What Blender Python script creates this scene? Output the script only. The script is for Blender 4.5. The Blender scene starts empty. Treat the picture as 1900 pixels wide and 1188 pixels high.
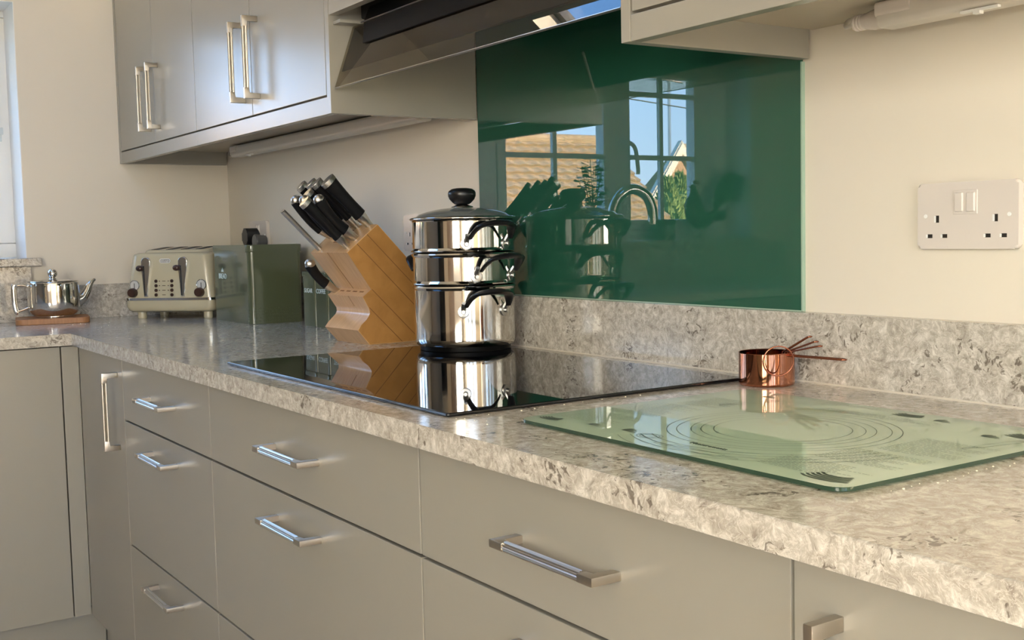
import bpy, bmesh, math, random
from mathutils import Vector, Matrix, Euler
random.seed(7)
C = bpy.context.scene.collection
S = bpy.context.scene
PI = math.pi
H = 0.91                      # height of the worktop surface above the floor
CEIL = 2.40
RY_ = -3.2

# ------------------------------------------------------------------ camera
cam_d = bpy.data.cameras.new('camera'); cam = bpy.data.objects.new('camera', cam_d); C.objects.link(cam)
yaw, pitch, roll = 0.98703, -0.075465, -0.022763
fw = Vector((-math.sin(yaw)*math.cos(pitch), math.cos(yaw)*math.cos(pitch), math.sin(pitch)))
r0 = fw.cross(Vector((0, 0, 1))).normalized(); u0 = r0.cross(fw)
rt = math.cos(roll)*r0 + math.sin(roll)*u0; up = -math.sin(roll)*r0 + math.cos(roll)*u0
m = Matrix((rt, up, -fw)).transposed().to_4x4(); m.translation = Vector((3.6461, -1.3029, 0.2287 + H))
cam.matrix_world = m
cam_d.sensor_width = 36.0; cam_d.sensor_fit = 'HORIZONTAL'; cam_d.lens = 36.0*2109.8/1900.0
cam_d.clip_start = 0.02; cam_d.clip_end = 300
S.camera = cam

# ------------------------------------------------------------------ sky, sun, exposure
S.view_settings.view_transform = 'Standard'; S.view_settings.look = 'None'
S.view_settings.gamma = 1.0; S.view_settings.use_curve_mapping = False
S.view_settings.exposure = 1.33
SKY, SUN = 5.0, 29.0
w = bpy.data.worlds.new('sky'); S.world = w; w.use_nodes = True
nt = w.node_tree; nt.nodes.clear()
o_ = nt.nodes.new('ShaderNodeOutputWorld'); b_ = nt.nodes.new('ShaderNodeBackground')
tc_ = nt.nodes.new('ShaderNodeTexCoord'); sx_ = nt.nodes.new('ShaderNodeSeparateXYZ'); rp_ = nt.nodes.new('ShaderNodeValToRGB')
# clear winter sky: pale blue at the horizon, deeper blue overhead
for p_, c_ in ((0.0, (0.52, 0.66, 0.84)), (0.12, (0.40, 0.60, 0.90)), (0.35, (0.20, 0.42, 0.84)), (1.0, (0.09, 0.25, 0.66))):
    e_ = rp_.color_ramp.elements.new(p_) if p_ not in (0.0, 1.0) else rp_.color_ramp.elements[0 if p_ == 0 else -1]
    e_.color = (*c_, 1)
nt.links.new(tc_.outputs['Generated'], sx_.inputs[0]); nt.links.new(sx_.outputs['Z'], rp_.inputs[0]); nt.links.new(rp_.outputs[0], b_.inputs[0])
b_.inputs['Strength'].default_value = SKY
nt.links.new(b_.outputs[0], o_.inputs[0])
sd = bpy.data.lights.new('sun', 'SUN'); sd.energy = SUN; sd.angle = 0.01; sd.color = (1.0, 0.80, 0.56)
so = bpy.data.objects.new('sun', sd); C.objects.link(so)
so.rotation_euler = Vector((0.75, -0.6, 0.32)).to_track_quat('Z', 'Y').to_euler(); so.location = (8, -6, 6)
def portal(name, loc, rot, sx, sy):
    l = bpy.data.lights.new(name, 'AREA'); l.shape = 'RECTANGLE'; l.size = sx; l.size_y = sy; l.energy = 1
    l.cycles.is_portal = True
    o = bpy.data.objects.new(name, l); C.objects.link(o); o.location = loc; o.rotation_euler = rot
portal('window_portal', (-0.30, -1.52, H+0.57), (0, -PI/2, 0), 0.8, 1.8)
portal('rooflight_portal', (1.0, -1.2, CEIL+0.16), (0, 0, 0), 0.6, 0.5)
portal('patio_portal', (6.14, -1.7, 1.05), (0, PI/2, 0), 2.1, 2.0)
# daylight from the sunlit garden entering through the glazed patio doors
ad = bpy.data.lights.new('patio_daylight', 'AREA'); ad.shape = 'RECTANGLE'; ad.size = 2.1; ad.size_y = 2.1
ad.energy = 22; ad.color = (1.0, 0.88, 0.72)
ao = bpy.data.objects.new('patio_daylight', ad); C.objects.link(ao); ao.location = (6.28, -1.7, 1.06); ao.rotation_euler = (0, PI/2, 0)

# added fill lamp in an invented window behind the camera
ad2 = bpy.data.lights.new('rear_fill_lamp', 'AREA'); ad2.shape = 'RECTANGLE'; ad2.size = 1.5; ad2.size_y = 1.1
ad2.energy = 58; ad2.color = (1.0, 0.93, 0.81)
ao2 = bpy.data.objects.new('rear_fill_lamp', ad2); C.objects.link(ao2); ao2.location = (4.75, RY_-0.10, 1.55); ao2.rotation_euler = (PI/2, 0, 0)

# ------------------------------------------------------------------ materials
def mat(name, col, rough=0.5, metal=0.0, ior=1.5, spec=0.5, coat=0.0, coat_rough=0.05, emit=None):
    M = bpy.data.materials.new(name); M.use_nodes = True
    p = M.node_tree.nodes['Principled BSDF']
    p.inputs['Base Color'].default_value = (*col, 1); p.inputs['Roughness'].default_value = rough
    p.inputs['Metallic'].default_value = metal; p.inputs['IOR'].default_value = ior
    p.inputs['Specular IOR Level'].default_value = spec
    p.inputs['Coat Weight'].default_value = coat; p.inputs['Coat Roughness'].default_value = coat_rough
    return M
def N(M, t, **kw):
    n = M.node_tree.nodes.new(t)
    for k, v in kw.items():
        if k in n.inputs: n.inputs[k].default_value = v
        else: setattr(n, k, v)
    return n
def P(M): return M.node_tree.nodes['Principled BSDF']
def L(M, a, b): M.node_tree.links.new(a, b)
def ramp(M, stops):
    r = N(M, 'ShaderNodeValToRGB'); e = r.color_ramp.elements
    e[0].position, e[0].color = stops[0][0], (*stops[0][1], 1)
    e[1].position, e[1].color = stops[-1][0], (*stops[-1][1], 1)
    for p_, c in stops[1:-1]:
        q = e.new(p_); q.color = (*c, 1)
    return r
def add_bump(M, scale, strength, dist=0.001, detail=4):
    tc = N(M, 'ShaderNodeTexCoord'); n = N(M, 'ShaderNodeTexNoise', Scale=scale, Detail=detail)
    b = N(M, 'ShaderNodeBump', Strength=strength, Distance=dist)
    L(M, tc.outputs['Object'], n.inputs['Vector']); L(M, n.outputs['Fac'], b.inputs['Height']); L(M, b.outputs[0], P(M).inputs['Normal'])
    return n
def tint(M, c1, c2, scale, detail=3, dist=0.0, stretch=None):
    tc = N(M, 'ShaderNodeTexCoord'); n = N(M, 'ShaderNodeTexNoise', Scale=scale, Detail=detail, Distortion=dist)
    src = tc.outputs['Object']
    if stretch:
        mp = N(M, 'ShaderNodeMapping'); mp.inputs['Scale'].default_value = stretch
        L(M, src, mp.inputs['Vector']); src = mp.outputs[0]
    r = ramp(M, [(0.3, c1), (0.7, c2)])
    L(M, src, n.inputs['Vector']); L(M, n.outputs['Fac'], r.inputs[0]); L(M, r.outputs[0], P(M).inputs['Base Color'])
    return M

M_wall = mat('cream_wall_paint', (0.735, 0.675, 0.575), 0.5, spec=0.45); add_bump(M_wall, 180, 0.12, 0.0006)
M_ceil = mat('ceiling_paint', (0.80, 0.77, 0.70), 0.9)
M_white = mat('white_frame', (0.82, 0.82, 0.80), 0.3)
M_floor = tint(mat('floor', (0.4, 0.3, 0.2), 0.35), (0.46, 0.38, 0.30), (0.58, 0.50, 0.40), 6, stretch=(1, 8, 1))
M_cab = mat('putty_satin_paint', (0.292, 0.275, 0.236), 0.26, spec=0.9); add_bump(M_cab, 260, 0.05, 0.0004)
M_cab_edge = M_cab
M_carc = mat('carcass_board', (0.42, 0.37, 0.29), 0.5)
M_gapd = mat('dark_shadow_board', (0.10, 0.09, 0.075), 0.7)
M_steel = mat('polished_steel', (0.70, 0.68, 0.65), 0.07, 1.0)
M_satin = mat('satin_nickel', (0.52, 0.48, 0.42), 0.30, 1.0)
M_steelb = mat('brushed_steel', (0.55, 0.54, 0.52), 0.3, 1.0)
M_chrome = mat('chrome', (0.75, 0.75, 0.74), 0.05, 1.0)
M_copper = mat('copper', (0.44, 0.185, 0.11), 0.09, 1.0)
add_bump(M_copper, 40, 0.03, 0.001)
M_copper_d = mat('copper_wire', (0.40, 0.15, 0.09), 0.22, 1.0)
M_black = mat('black_plastic', (0.010, 0.010, 0.011), 0.30)
M_grip = mat('black_grip', (0.006, 0.006, 0.007), 0.32, spec=0.22)
M_blackh = mat('black_hood_satin', (0.003, 0.003, 0.003), 0.4, spec=0.06)
M_blackm = mat('black_matt', (0.006, 0.006, 0.006), 0.6)
M_hob = mat('black_glass', (0.004, 0.004, 0.005), 0.015, spec=0.5, ior=1.52)
M_hobedge = mat('hob_edge', (0.006, 0.007, 0.010), 0.08)
M_plast = mat('white_plastic', (0.66, 0.605, 0.56), 0.2)
M_hole = mat('socket_hole', (0.02, 0.015, 0.01), 0.6)
M_cream = mat('cream_enamel', (0.52, 0.47, 0.33), 0.22, coat=0.5)
M_brown = mat('brown_plastic', (0.05, 0.022, 0.015), 0.3)
M_tin = mat('olive_enamel', (0.085, 0.10, 0.055), 0.14, coat=0.4)
M_print = mat('white_print', (0.62, 0.72, 0.70), 0.5)
M_silic = mat('silicone_seal', (0.60, 0.55, 0.47), 0.4)
M_splashedge = mat('glass_edge', (0.34, 0.48, 0.38), 0.1)
M_splash = mat('green_back_painted_glass', (0.020, 0.098, 0.062), 0.008, ior=1.7, spec=0.5)
M_stripl = mat('light_diffuser', (0.62, 0.58, 0.52), 0.35)
M_brownglass = mat('smoked_back_panel', (0.030, 0.021, 0.017), 0.25, spec=0.1)
M_plant = mat('leaf_green', (0.018, 0.05, 0.015), 0.5)
M_brick = None

def stone_mat():
    M = mat('quartz_worktop', (0.5, 0.45, 0.38), 0.13, spec=0.5)
    tc = N(M, 'ShaderNodeTexCoord')
    n0 = N(M, 'ShaderNodeTexNoise', Scale=9.0, Detail=4.0, Roughness=0.6)
    mix = N(M, 'ShaderNodeVectorMath', operation='MULTIPLY_ADD')
    mix.inputs[1].default_value = (0.07, 0.07, 0.07)
    L(M, tc.outputs['Object'], n0.inputs['Vector']); L(M, n0.outputs['Color'], mix.inputs[0]); L(M, tc.outputs['Object'], mix.inputs[2])
    n1 = N(M, 'ShaderNodeTexNoise', Scale=78.0, Detail=8.0, Roughness=0.72, Distortion=0.5)
    L(M, mix.outputs[0], n1.inputs['Vector'])
    r1 = ramp(M, [(0.30, (0.22, 0.19, 0.16)), (0.41, (0.37, 0.335, 0.285)), (0.50, (0.45, 0.415, 0.36)), (0.58, (0.56, 0.53, 0.47)), (0.70, (0.74, 0.71, 0.65))])
    L(M, n1.outputs['Fac'], r1.inputs[0])
    # pale swirling veins
    n2 = N(M, 'ShaderNodeTexNoise', Scale=46.0, Detail=6.0, Roughness=0.62, Distortion=2.0)
    L(M, mix.outputs[0], n2.inputs['Vector'])
    a = N(M, 'ShaderNodeMath', operation='SUBTRACT'); a.inputs[1].default_value = 0.5
    a2 = N(M, 'ShaderNodeMath', operation='ABSOLUTE'); L(M, n2.outputs['Fac'], a.inputs[0]); L(M, a.outputs[0], a2.inputs[0])
    rv = ramp(M, [(0.0, (1, 1, 1)), (0.020, (0, 0, 0))]); L(M, a2.outputs[0], rv.inputs[0])
    mx = N(M, 'ShaderNodeMix', data_type='RGBA'); mx.inputs[7].default_value = (0.78, 0.745, 0.68, 1)
    ml = N(M, 'ShaderNodeMath', operation='MULTIPLY'); ml.inputs[1].default_value = 0.55
    L(M, rv.outputs[0], ml.inputs[0]); L(M, ml.outputs[0], mx.inputs[0]); L(M, r1.outputs[0], mx.inputs[6])
    # dark flecks
    n3 = N(M, 'ShaderNodeTexNoise', Scale=120.0, Detail=3.0, Roughness=0.5, Distortion=0.8)
    L(M, mix.outputs[0], n3.inputs['Vector'])
    n4 = N(M, 'ShaderNodeTexNoise', Scale=14.0, Detail=2.0); L(M, tc.outputs['Object'], n4.inputs['Vector'])
    su = N(M, 'ShaderNodeMath', operation='MULTIPLY'); L(M, n3.outputs['Fac'], su.inputs[0]); L(M, n4.outputs['Fac'], su.inputs[1])
    rd = ramp(M, [(0.355, (0, 0, 0)), (0.40, (1, 1, 1))]); L(M, su.outputs[0], rd.inputs[0])
    mx2 = N(M, 'ShaderNodeMix', data_type='RGBA'); mx2.inputs[7].default_value = (0.12, 0.095, 0.075, 1)
    m2 = N(M, 'ShaderNodeMath', operation='MULTIPLY'); m2.inputs[1].default_value = 0.8
    L(M, rd.outputs[0], m2.inputs[0]); L(M, m2.outputs[0], mx2.inputs[0]); L(M, mx.outputs[2], mx2.inputs[6])
    L(M, mx2.outputs[2], P(M).inputs['Base Color'])
    rr = N(M, 'ShaderNodeMapRange'); rr.inputs[3].default_value = 0.09; rr.inputs[4].default_value = 0.17
    L(M, n1.outputs['Fac'], rr.inputs[0]); L(M, rr.outputs[0], P(M).inputs['Roughness'])
    return M
M_stone = stone_mat()

def wood_mat(name, c1, c2, rough, stretch=(3, 3, 30)):
    M = mat(name, c1, rough); tint(M, c1, c2, 4, 6, 0.6, stretch); return M
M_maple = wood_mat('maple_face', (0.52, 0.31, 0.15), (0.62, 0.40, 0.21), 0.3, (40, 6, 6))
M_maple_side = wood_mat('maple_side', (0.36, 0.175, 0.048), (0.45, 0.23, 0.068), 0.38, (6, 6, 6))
M_board = wood_mat('board_wood', (0.36, 0.16, 0.07), (0.46, 0.23, 0.10), 0.45, (4, 30, 4))
M_glue = mat('glue_line', (0.20, 0.09, 0.03), 0.6)

def clear_glass(name, tintc=(1, 1, 1), ior=1.45, rough=0.0, solid=None, solidw=0.0):
    M = bpy.data.materials.new(name); M.use_nodes = True; t = M.node_tree; t.nodes.clear()
    out = t.nodes.new('ShaderNodeOutputMaterial'); tr = t.nodes.new('ShaderNodeBsdfTransparent'); gl = t.nodes.new('ShaderNodeBsdfGlossy')
    fr = t.nodes.new('ShaderNodeFresnel'); mx = t.nodes.new('ShaderNodeMixShader')
    fr.inputs[0].default_value = ior; tr.inputs[0].default_value = (*tintc, 1); gl.inputs['Roughness'].default_value = rough
    src = tr.outputs[0]
    if solid:
        df = t.nodes.new('ShaderNodeBsdfDiffuse'); df.inputs[0].default_value = (*solid, 1)
        m0 = t.nodes.new('ShaderNodeMixShader'); m0.inputs[0].default_value = solidw
        t.links.new(src, m0.inputs[1]); t.links.new(df.outputs[0], m0.inputs[2]); src = m0.outputs[0]
    ge = t.nodes.new('ShaderNodeNewGeometry'); iv = t.nodes.new('ShaderNodeMath'); iv.operation = 'SUBTRACT'; iv.inputs[0].default_value = 1.0
    ml = t.nodes.new('ShaderNodeMath'); ml.operation = 'MULTIPLY'   # surface reflection only where light enters the sheet
    t.links.new(ge.outputs['Backfacing'], iv.inputs[1]); t.links.new(fr.outputs[0], ml.inputs[0]); t.links.new(iv.outputs[0], ml.inputs[1])
    t.links.new(ml.outputs[0], mx.inputs[0]); t.links.new(src, mx.inputs[1]); t.links.new(gl.outputs[0], mx.inputs[2]); t.links.new(mx.outputs[0], out.inputs[0])
    return M
M_anth = mat('anthracite_frame', (0.08, 0.08, 0.085), 0.4)
M_pane = clear_glass('window_glass', (0.96, 0.97, 0.96))
M_hoodglass = clear_glass('visor_glass', (0.72, 0.69, 0.62), 1.5)
M_mat = clear_glass('green_tempered_glass', (0.86, 0.95, 0.84), 1.65, 0.004, (0.76, 0.90, 0.72), 0.52)
M_matedge = mat('green_glass_edge', (0.025, 0.055, 0.035), 0.06)
M_lidglass = clear_glass('lid_glass', (0.75, 0.78, 0.76), 1.5, 0.02, (0.30, 0.33, 0.33), 0.35)
M_clip = clear_glass('clear_plastic', (0.9, 0.93, 0.95), 1.5)

# ------------------------------------------------------------------ helpers
def setp(o, label=None, cat=None, group=None, kind=None):
    if label: o['label'] = label
    if cat: o['category'] = cat
    if group: o['group'] = group
    if kind: o['kind'] = kind
    return o
def wm(o):
    mt = Matrix.Translation(o.location) @ o.rotation_euler.to_matrix().to_4x4() @ Matrix.Diagonal((*o.scale, 1))
    return wm(o.parent) @ mt if o.parent else mt
def mesh_of(name, bm, mats, angle=35):
    me = bpy.data.meshes.new(name)
    bmesh.ops.recalc_face_normals(bm, faces=bm.faces)
    for f in bm.faces: f.smooth = True
    bm.to_mesh(me); bm.free()
    for m_ in (mats if isinstance(mats, (list, tuple)) else [mats]): me.materials.append(m_)
    me.set_sharp_from_angle(angle=math.radians(angle))
    return me
def obj(name, bm, mats, parent=None, world=False, angle=35, **kw):
    me = bm if isinstance(bm, bpy.types.Mesh) else None
    if me is None:
        if world and parent: bm.transform(wm(parent).inverted())
        me = mesh_of(name, bm, mats, angle)
    o = bpy.data.objects.new(name, me); C.objects.link(o)
    if parent: o.parent = parent
    if len(me.polygons) < 6000:
        wn = o.modifiers.new('normals', 'WEIGHTED_NORMAL'); wn.keep_sharp = True; wn.weight = 100
    return setp(o, **kw)
def thing(name, label, cat, loc=(0, 0, 0), rz=0, group=None):
    o = bpy.data.objects.new(name, None); C.objects.link(o); o.location = loc; o.rotation_euler = (0, 0, rz)
    o.empty_display_size = 0.05
    return setp(o, label, cat, group)
def struct(name, bm, mats, label=None, parent=None, angle=35, world=True):
    o = obj(name, bm, mats, parent, world=world, angle=angle); o['kind'] = 'structure'
    if label: o['label'] = label
    return o
def dup(root, loc=None, rz=None, label=None):
    r = root.copy(); C.objects.link(r)
    if loc is not None: r.location = loc
    if rz is not None: r.rotation_euler = (0, 0, rz)
    if label: r['label'] = label
    for ch in [c for c in C.objects if c.parent == root]:
        c = ch.copy(); C.objects.link(c); c.parent = r
        for g in [g for g in C.objects if g.parent == ch]:
            d_ = g.copy(); C.objects.link(d_); d_.parent = c
    return r
def nb(): return bmesh.new()
def box(bm, x0, x1, y0, y1, z0, z1, bev=0.0, seg=2, mi=0, M=None):
    vs = [bm.verts.new((x, y, z)) for x in (x0, x1) for y in (y0, y1) for z in (z0, z1)]
    q = [(0, 1, 3, 2), (4, 6, 7, 5), (0, 4, 5, 1), (2, 3, 7, 6), (0, 2, 6, 4), (1, 5, 7, 3)]
    fs = [bm.faces.new([vs[i] for i in f]) for f in q]
    for f in fs: f.material_index = mi
    geom = list(vs)
    if bev > 0:
        es = list({e for f in fs for e in f.edges})
        r = bmesh.ops.bevel(bm, geom=es, offset=bev, segments=seg, profile=0.5, affect='EDGES', clamp_overlap=True)
        geom = list({v for v in r['verts']} | {v for v in vs if v.is_valid})
        for f in r['faces']: f.material_index = mi
    if M is not None: bmesh.ops.transform(bm, matrix=M, verts=[v for v in geom if v.is_valid])
    return bm
def B(*a, **k): return box(nb(), *a, **k)
def prism(bm, pts, z0, z1, bev=0.0, seg=2, mi=0, M=None):
    """polygon pts (x,y) extruded along z"""
    lo = [bm.verts.new((x, y, z0)) for x, y in pts]; hi = [bm.verts.new((x, y, z1)) for x, y in pts]; n = len(pts)
    fs = [bm.faces.new(lo[::-1]), bm.faces.new(hi)] + [bm.faces.new((lo[i], lo[(i+1) % n], hi[(i+1) % n], hi[i])) for i in range(n)]
    for f in fs: f.material_index = mi
    geom = lo + hi
    if bev > 0:
        es = list(set(fs[0].edges) | set(fs[1].edges))
        r = bmesh.ops.bevel(bm, geom=es, offset=bev, segments=seg, profile=0.5, affect='EDGES', clamp_overlap=True)
        geom = list({v for v in r['verts']} | {v for v in geom if v.is_valid})
    if M is not None: bmesh.ops.transform(bm, matrix=M, verts=[v for v in geom if v.is_valid])
    return bm
def rrect(x0, x1, y0, y1, r, n=6):
    out = []
    for cx, cy, a0 in ((x1-r, y1-r, 0), (x0+r, y1-r, 90), (x0+r, y0+r, 180), (x1-r, y0+r, 270)):
        for i in range(n+1):
            a = math.radians(a0 + 90*i/n); out.append((cx+r*math.cos(a), cy+r*math.sin(a)))
    return out
def lathe(bm, prof, seg=48, M=None, mi=0, close=True):
    """prof: list (r,z)"""
    rings = []
    for r, z in prof:
        if r < 1e-6: rings.append([bm.verts.new((0, 0, z))])
        else: rings.append([bm.verts.new((r*math.cos(2*PI*i/seg), r*math.sin(2*PI*i/seg), z)) for i in range(seg)])
    for a, b in zip(rings, rings[1:]):
        for i in range(seg):
            j = (i+1) % seg
            if len(a) == 1 and len(b) == 1: continue
            if len(a) == 1: f = bm.faces.new((a[0], b[i], b[j]))
            elif len(b) == 1: f = bm.faces.new((a[i], a[j], b[0]))
            else: f = bm.faces.new((a[i], a[j], b[j], b[i]))
            f.material_index = mi
    if M is not None: bmesh.ops.transform(bm, matrix=M, verts=[v for r_ in rings for v in r_])
    return bm
def tube(bm, pts, rad, seg=10, closed=False, mi=0, flat=(1, 1), up=None):
    pts = [Vector(p) for p in pts]; n = len(pts); rs = rad if isinstance(rad, (list, tuple)) else [rad]*n
    rings = []; prev = None
    for i, p in enumerate(pts):
        a = pts[(i-1) % n] if (closed or i > 0) else p; b = pts[(i+1) % n] if (closed or i < n-1) else p
        t = (b-a).normalized()
        if up is not None: x = t.cross(Vector(up))
        elif prev is None: x = t.orthogonal()
        else: x = prev - t*prev.dot(t)
        if x.length < 1e-6: x = t.orthogonal()
        x.normalize(); prev = x; y = t.cross(x)
        rings.append([bm.verts.new(p + rs[i]*(flat[0]*math.cos(2*PI*k/seg)*x + flat[1]*math.sin(2*PI*k/seg)*y)) for k in range(seg)])
    m_ = n if closed else n-1
    for i in range(m_):
        a, b = rings[i], rings[(i+1) % n]
        for k in range(seg):
            f = bm.faces.new((a[k], a[(k+1) % seg], b[(k+1) % seg], b[k])); f.material_index = mi
    if not closed:
        for r_ in (rings[0][::-1], rings[-1]):
            f = bm.faces.new(r_); f.material_index = mi
    return bm
def smooth_path(ctrl, n=8):
    c = [Vector(p) for p in ctrl]; c = [c[0]] + c + [c[-1]]; out = []
    for i in range(1, len(c)-2):
        for k in range(n):
            t = k/n; p0, p1, p2, p3 = c[i-1:i+3]
            out.append(0.5*((2*p1) + (-p0+p2)*t + (2*p0-5*p1+4*p2-p3)*t*t + (-p0+3*p1-3*p2+p3)*t**3))
    out.append(c[-2]); return out
def ball(bm, c, r, seg=20, rings=12, sc=(1, 1, 1), mi=0, M=None):
    mm = Matrix.Translation(c) @ (M or Matrix()) @ Matrix.Diagonal((sc[0], sc[1], sc[2], 1))
    prof = [(r*math.sin(PI*i/rings) if 0 < i < rings else 0, -r*math.cos(PI*i/rings)) for i in range(rings+1)]
    return lathe(bm, prof, seg, mm, mi)
def text_mesh(txt, size, depth=0.0003):
    cu = bpy.data.curves.new('lettering', 'FONT'); cu.body = txt; cu.size = size; cu.align_x = 'CENTER'; cu.align_y = 'CENTER'; cu.extrude = depth
    o = bpy.data.objects.new('tmp', cu); C.objects.link(o)
    bpy.context.view_layer.update()
    me = bpy.data.meshes.new_from_object(o.evaluated_get(bpy.context.evaluated_depsgraph_get()))
    bpy.data.objects.remove(o); return me
def text(parent, txt, size, M_, mtl, name='lettering'):
    me = text_mesh(txt, size); me.materials.clear(); me.materials.append(mtl); me.transform(M_)
    o = bpy.data.objects.new(name, me); C.objects.link(o); o.parent = parent; return o
TX = Matrix.Rotation(PI/2, 4, 'X')        # text plane facing -y

# ================================================================== THE SETTING
RX, RY = 6.0, -3.2
WY0, WY1, WZ0, WZ1 = -2.41, -0.63, H+0.190, H+0.945
# back wall (y=0), left wall with window, opposite wall, right wall with patio doors
struct('wall_back', B(-0.3, RX+0.2, 0.0, 0.12, 0, CEIL), M_wall, 'cream painted wall behind the hob')
bm = nb()
box(bm, -0.30, 0, RY, WY0, 0, CEIL); box(bm, -0.30, 0, WY1, 0.0, 0, CEIL)
box(bm, -0.30, 0, WY0, WY1, 0, WZ0-0.026); box(bm, -0.30, 0, WY0, WY1, WZ1, CEIL)
struct('wall_left', bm, M_wall, 'cream painted wall with the kitchen window')
bm = nb()
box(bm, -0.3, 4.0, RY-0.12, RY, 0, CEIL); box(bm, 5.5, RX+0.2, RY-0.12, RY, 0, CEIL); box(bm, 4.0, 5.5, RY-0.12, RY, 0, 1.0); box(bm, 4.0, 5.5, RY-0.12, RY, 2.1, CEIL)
struct('wall_front', bm, mat('darkened_wall_paint', (0.30, 0.26, 0.21), 0.7))  # colour darkened to put shade in the pan reflections and cut bounce
setp(obj('added_sun_blind', B(3.98, 5.52, RY-0.119, RY-0.112, 0.99, 2.11), M_white), 'unseen white blind added over the rear window to keep direct sun out', 'blind')  # unseen blind, added to stop direct sun reaching the cabinets
w3 = bpy.data.objects.new('added_rear_window', None); C.objects.link(w3); w3['kind'] = 'structure'; w3.location = (4.75, RY-0.06, 1.0)  # invented rear window, holds the added fill lamp
for xa in (4.0, 4.72, 5.44): obj('frame', B(xa, xa+0.06, RY-0.09, RY-0.03, 1.0, 2.1), M_white, w3, world=True)
for za in (1.0, 2.04): obj('frame', B(4.06, 5.44, RY-0.09, RY-0.03, za, za+0.06), M_white, w3, world=True)
obj('pane', B(4.06, 5.44, RY-0.062, RY-0.057, 1.06, 2.04), M_pane, w3, world=True)
bm = nb()
box(bm, RX, RX+0.2, -0.7, 0, 0, CEIL); box(bm, RX, RX+0.2, RY, -2.7, 0, CEIL); box(bm, RX, RX+0.2, -2.7, -0.7, 2.1, CEIL)
struct('wall_right', bm, M_wall)
struct('floor', B(-0.3, RX+0.2, RY-0.12, 0.12, -0.1, 0), M_floor)
SX0, SX1, SY0, SY1 = 0.70, 1.30, -1.45, -0.945
bm = nb()
box(bm, -0.3, SX0, RY-0.12, 0.12, CEIL, CEIL+0.07); box(bm, SX1, RX+0.2, RY-0.12, 0.12, CEIL, CEIL+0.07)
box(bm, SX0, SX1, RY-0.12, SY0, CEIL, CEIL+0.07); box(bm, SX0, SX1, SY1, 0.12, CEIL, CEIL+0.07)
struct('ceiling', bm, M_ceil)
# rooflight
wr = struct('window_2', B(SX0-0.03, SX1+0.03, SY0-0.03, SY0+0.03, CEIL+0.07, CEIL+0.10), M_anth)
for a in ((SX0-0.03, SX1+0.03, SY1-0.03, SY1+0.03), (SX0-0.03, SX0+0.03, SY0+0.03, SY1-0.03), (SX1-0.03, SX1+0.03, SY0+0.03, SY1-0.03)):
    obj('frame', B(*a, CEIL+0.07, CEIL+0.10), M_anth, wr)
obj('pane', B(SX0+0.03, SX1-0.03, SY0+0.03, SY1-0.03, CEIL+0.080, CEIL+0.086), M_pane, wr)
# kitchen window: three casements with glazing bars, frame set back in the reveal
FX0, FX1 = -0.225, -0.155
win = bpy.data.objects.new('window_1', None); C.objects.link(win); win['kind'] = 'structure'; win['label'] = 'white window with glazing bars above the sink'
win.location = (-0.19, (WY0+WY1)/2, WZ0)
fb = nb()
box(fb, FX0, FX1, WY0, WY1, WZ0, WZ0+0.045, 0.004); box(fb, FX0, FX1, WY0, WY1, WZ1-0.022, WZ1, 0.004)
box(fb, FX0, FX1, WY0, WY0+0.05, WZ0+0.045, WZ1-0.022, 0.004); box(fb, FX0, FX1, WY1-0.05, WY1, WZ0+0.045, WZ1-0.022, 0.004)
for yc in (-1.135, -1.77):
    box(fb, FX0, FX1, yc-0.03, yc+0.03, WZ0+0.045, WZ1-0.022, 0.004)
obj('window_frame', fb, M_white, win, world=True)
# casement openings between frame members
cases = [(WY1-0.05, -1.105), (-1.165, -1.74), (-1.80, WY0+0.05)]
pan = [(-0.72, -1.06), (-1.225, -1.705), (-1.835, -2.20)]
for (ya, yb) in cases:
    y0, y1 = yb, ya; s = 0.042
    if (ya, yb) == cases[2]: s2 = 0.15
    else: s2 = s
    cb = nb(); x0, x1 = -0.205, -0.150
    z0, z1 = WZ0+0.045, WZ1-0.022
    box(cb, x0, x1, y0, y0+s2, z0, z1, 0.003); box(cb, x0, x1, y1-s, y1, z0, z1, 0.003)
    box(cb, x0, x1, y0+s2, y1-s, z0, z0+s, 0.003); box(cb, x0, x1, y0+s2, y1-s, z1-0.030, z1, 0.003)
    sash = obj('sash', cb, M_white, win, world=True)
    gy0, gy1, gz0, gz1 = y0+s2, y1-s, z0+s, z1-0.030
    ym = (gy0+gy1)/2
    bb = nb(); box(bb, -0.178, -0.160, ym-0.010, ym+0.010, gz0, gz1)
    for zb in (H+0.545, H+0.815): box(bb, -0.1785, -0.1595, gy0, gy1, zb-0.010, zb+0.010)
    obj('glazing_bar', bb, M_white, sash, world=True)
    obj('pane', B(-0.186, -0.182, gy0, gy1, gz0, gz1), M_pane, sash, world=True)
hb = nb(); tube(hb, smooth_path([(-0.148, -1.775, H+0.60), (-0.11, -1.79, H+0.605), (-0.105, -1.83, H+0.58), (-0.105, -1.845, H+0.50), (-0.105, -1.845, H+0.47)], 6), 0.009, 10)
obj('window_handle', hb, M_white, win, world=True)
# stone window sill
obj_sill = B(-0.155, 0.032, WY0-0.03, -0.593, H+0.165, H+0.190, 0.004)
struct('trim_1', obj_sill, M_stone, 'stone window sill')
# reveal linings so the jamb catches daylight (plastered, white)
bm = nb(); box(bm, -0.155, -0.0005, WY1-0.002, WY1, WZ0, WZ1); box(bm, -0.155, -0.0005, WY0, WY0+0.002, WZ0, WZ1); box(bm, -0.155, -0.0005, WY0, WY1, WZ1-0.002, WZ1)
struct('trim_2', bm, M_white, 'white window reveal')
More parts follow.
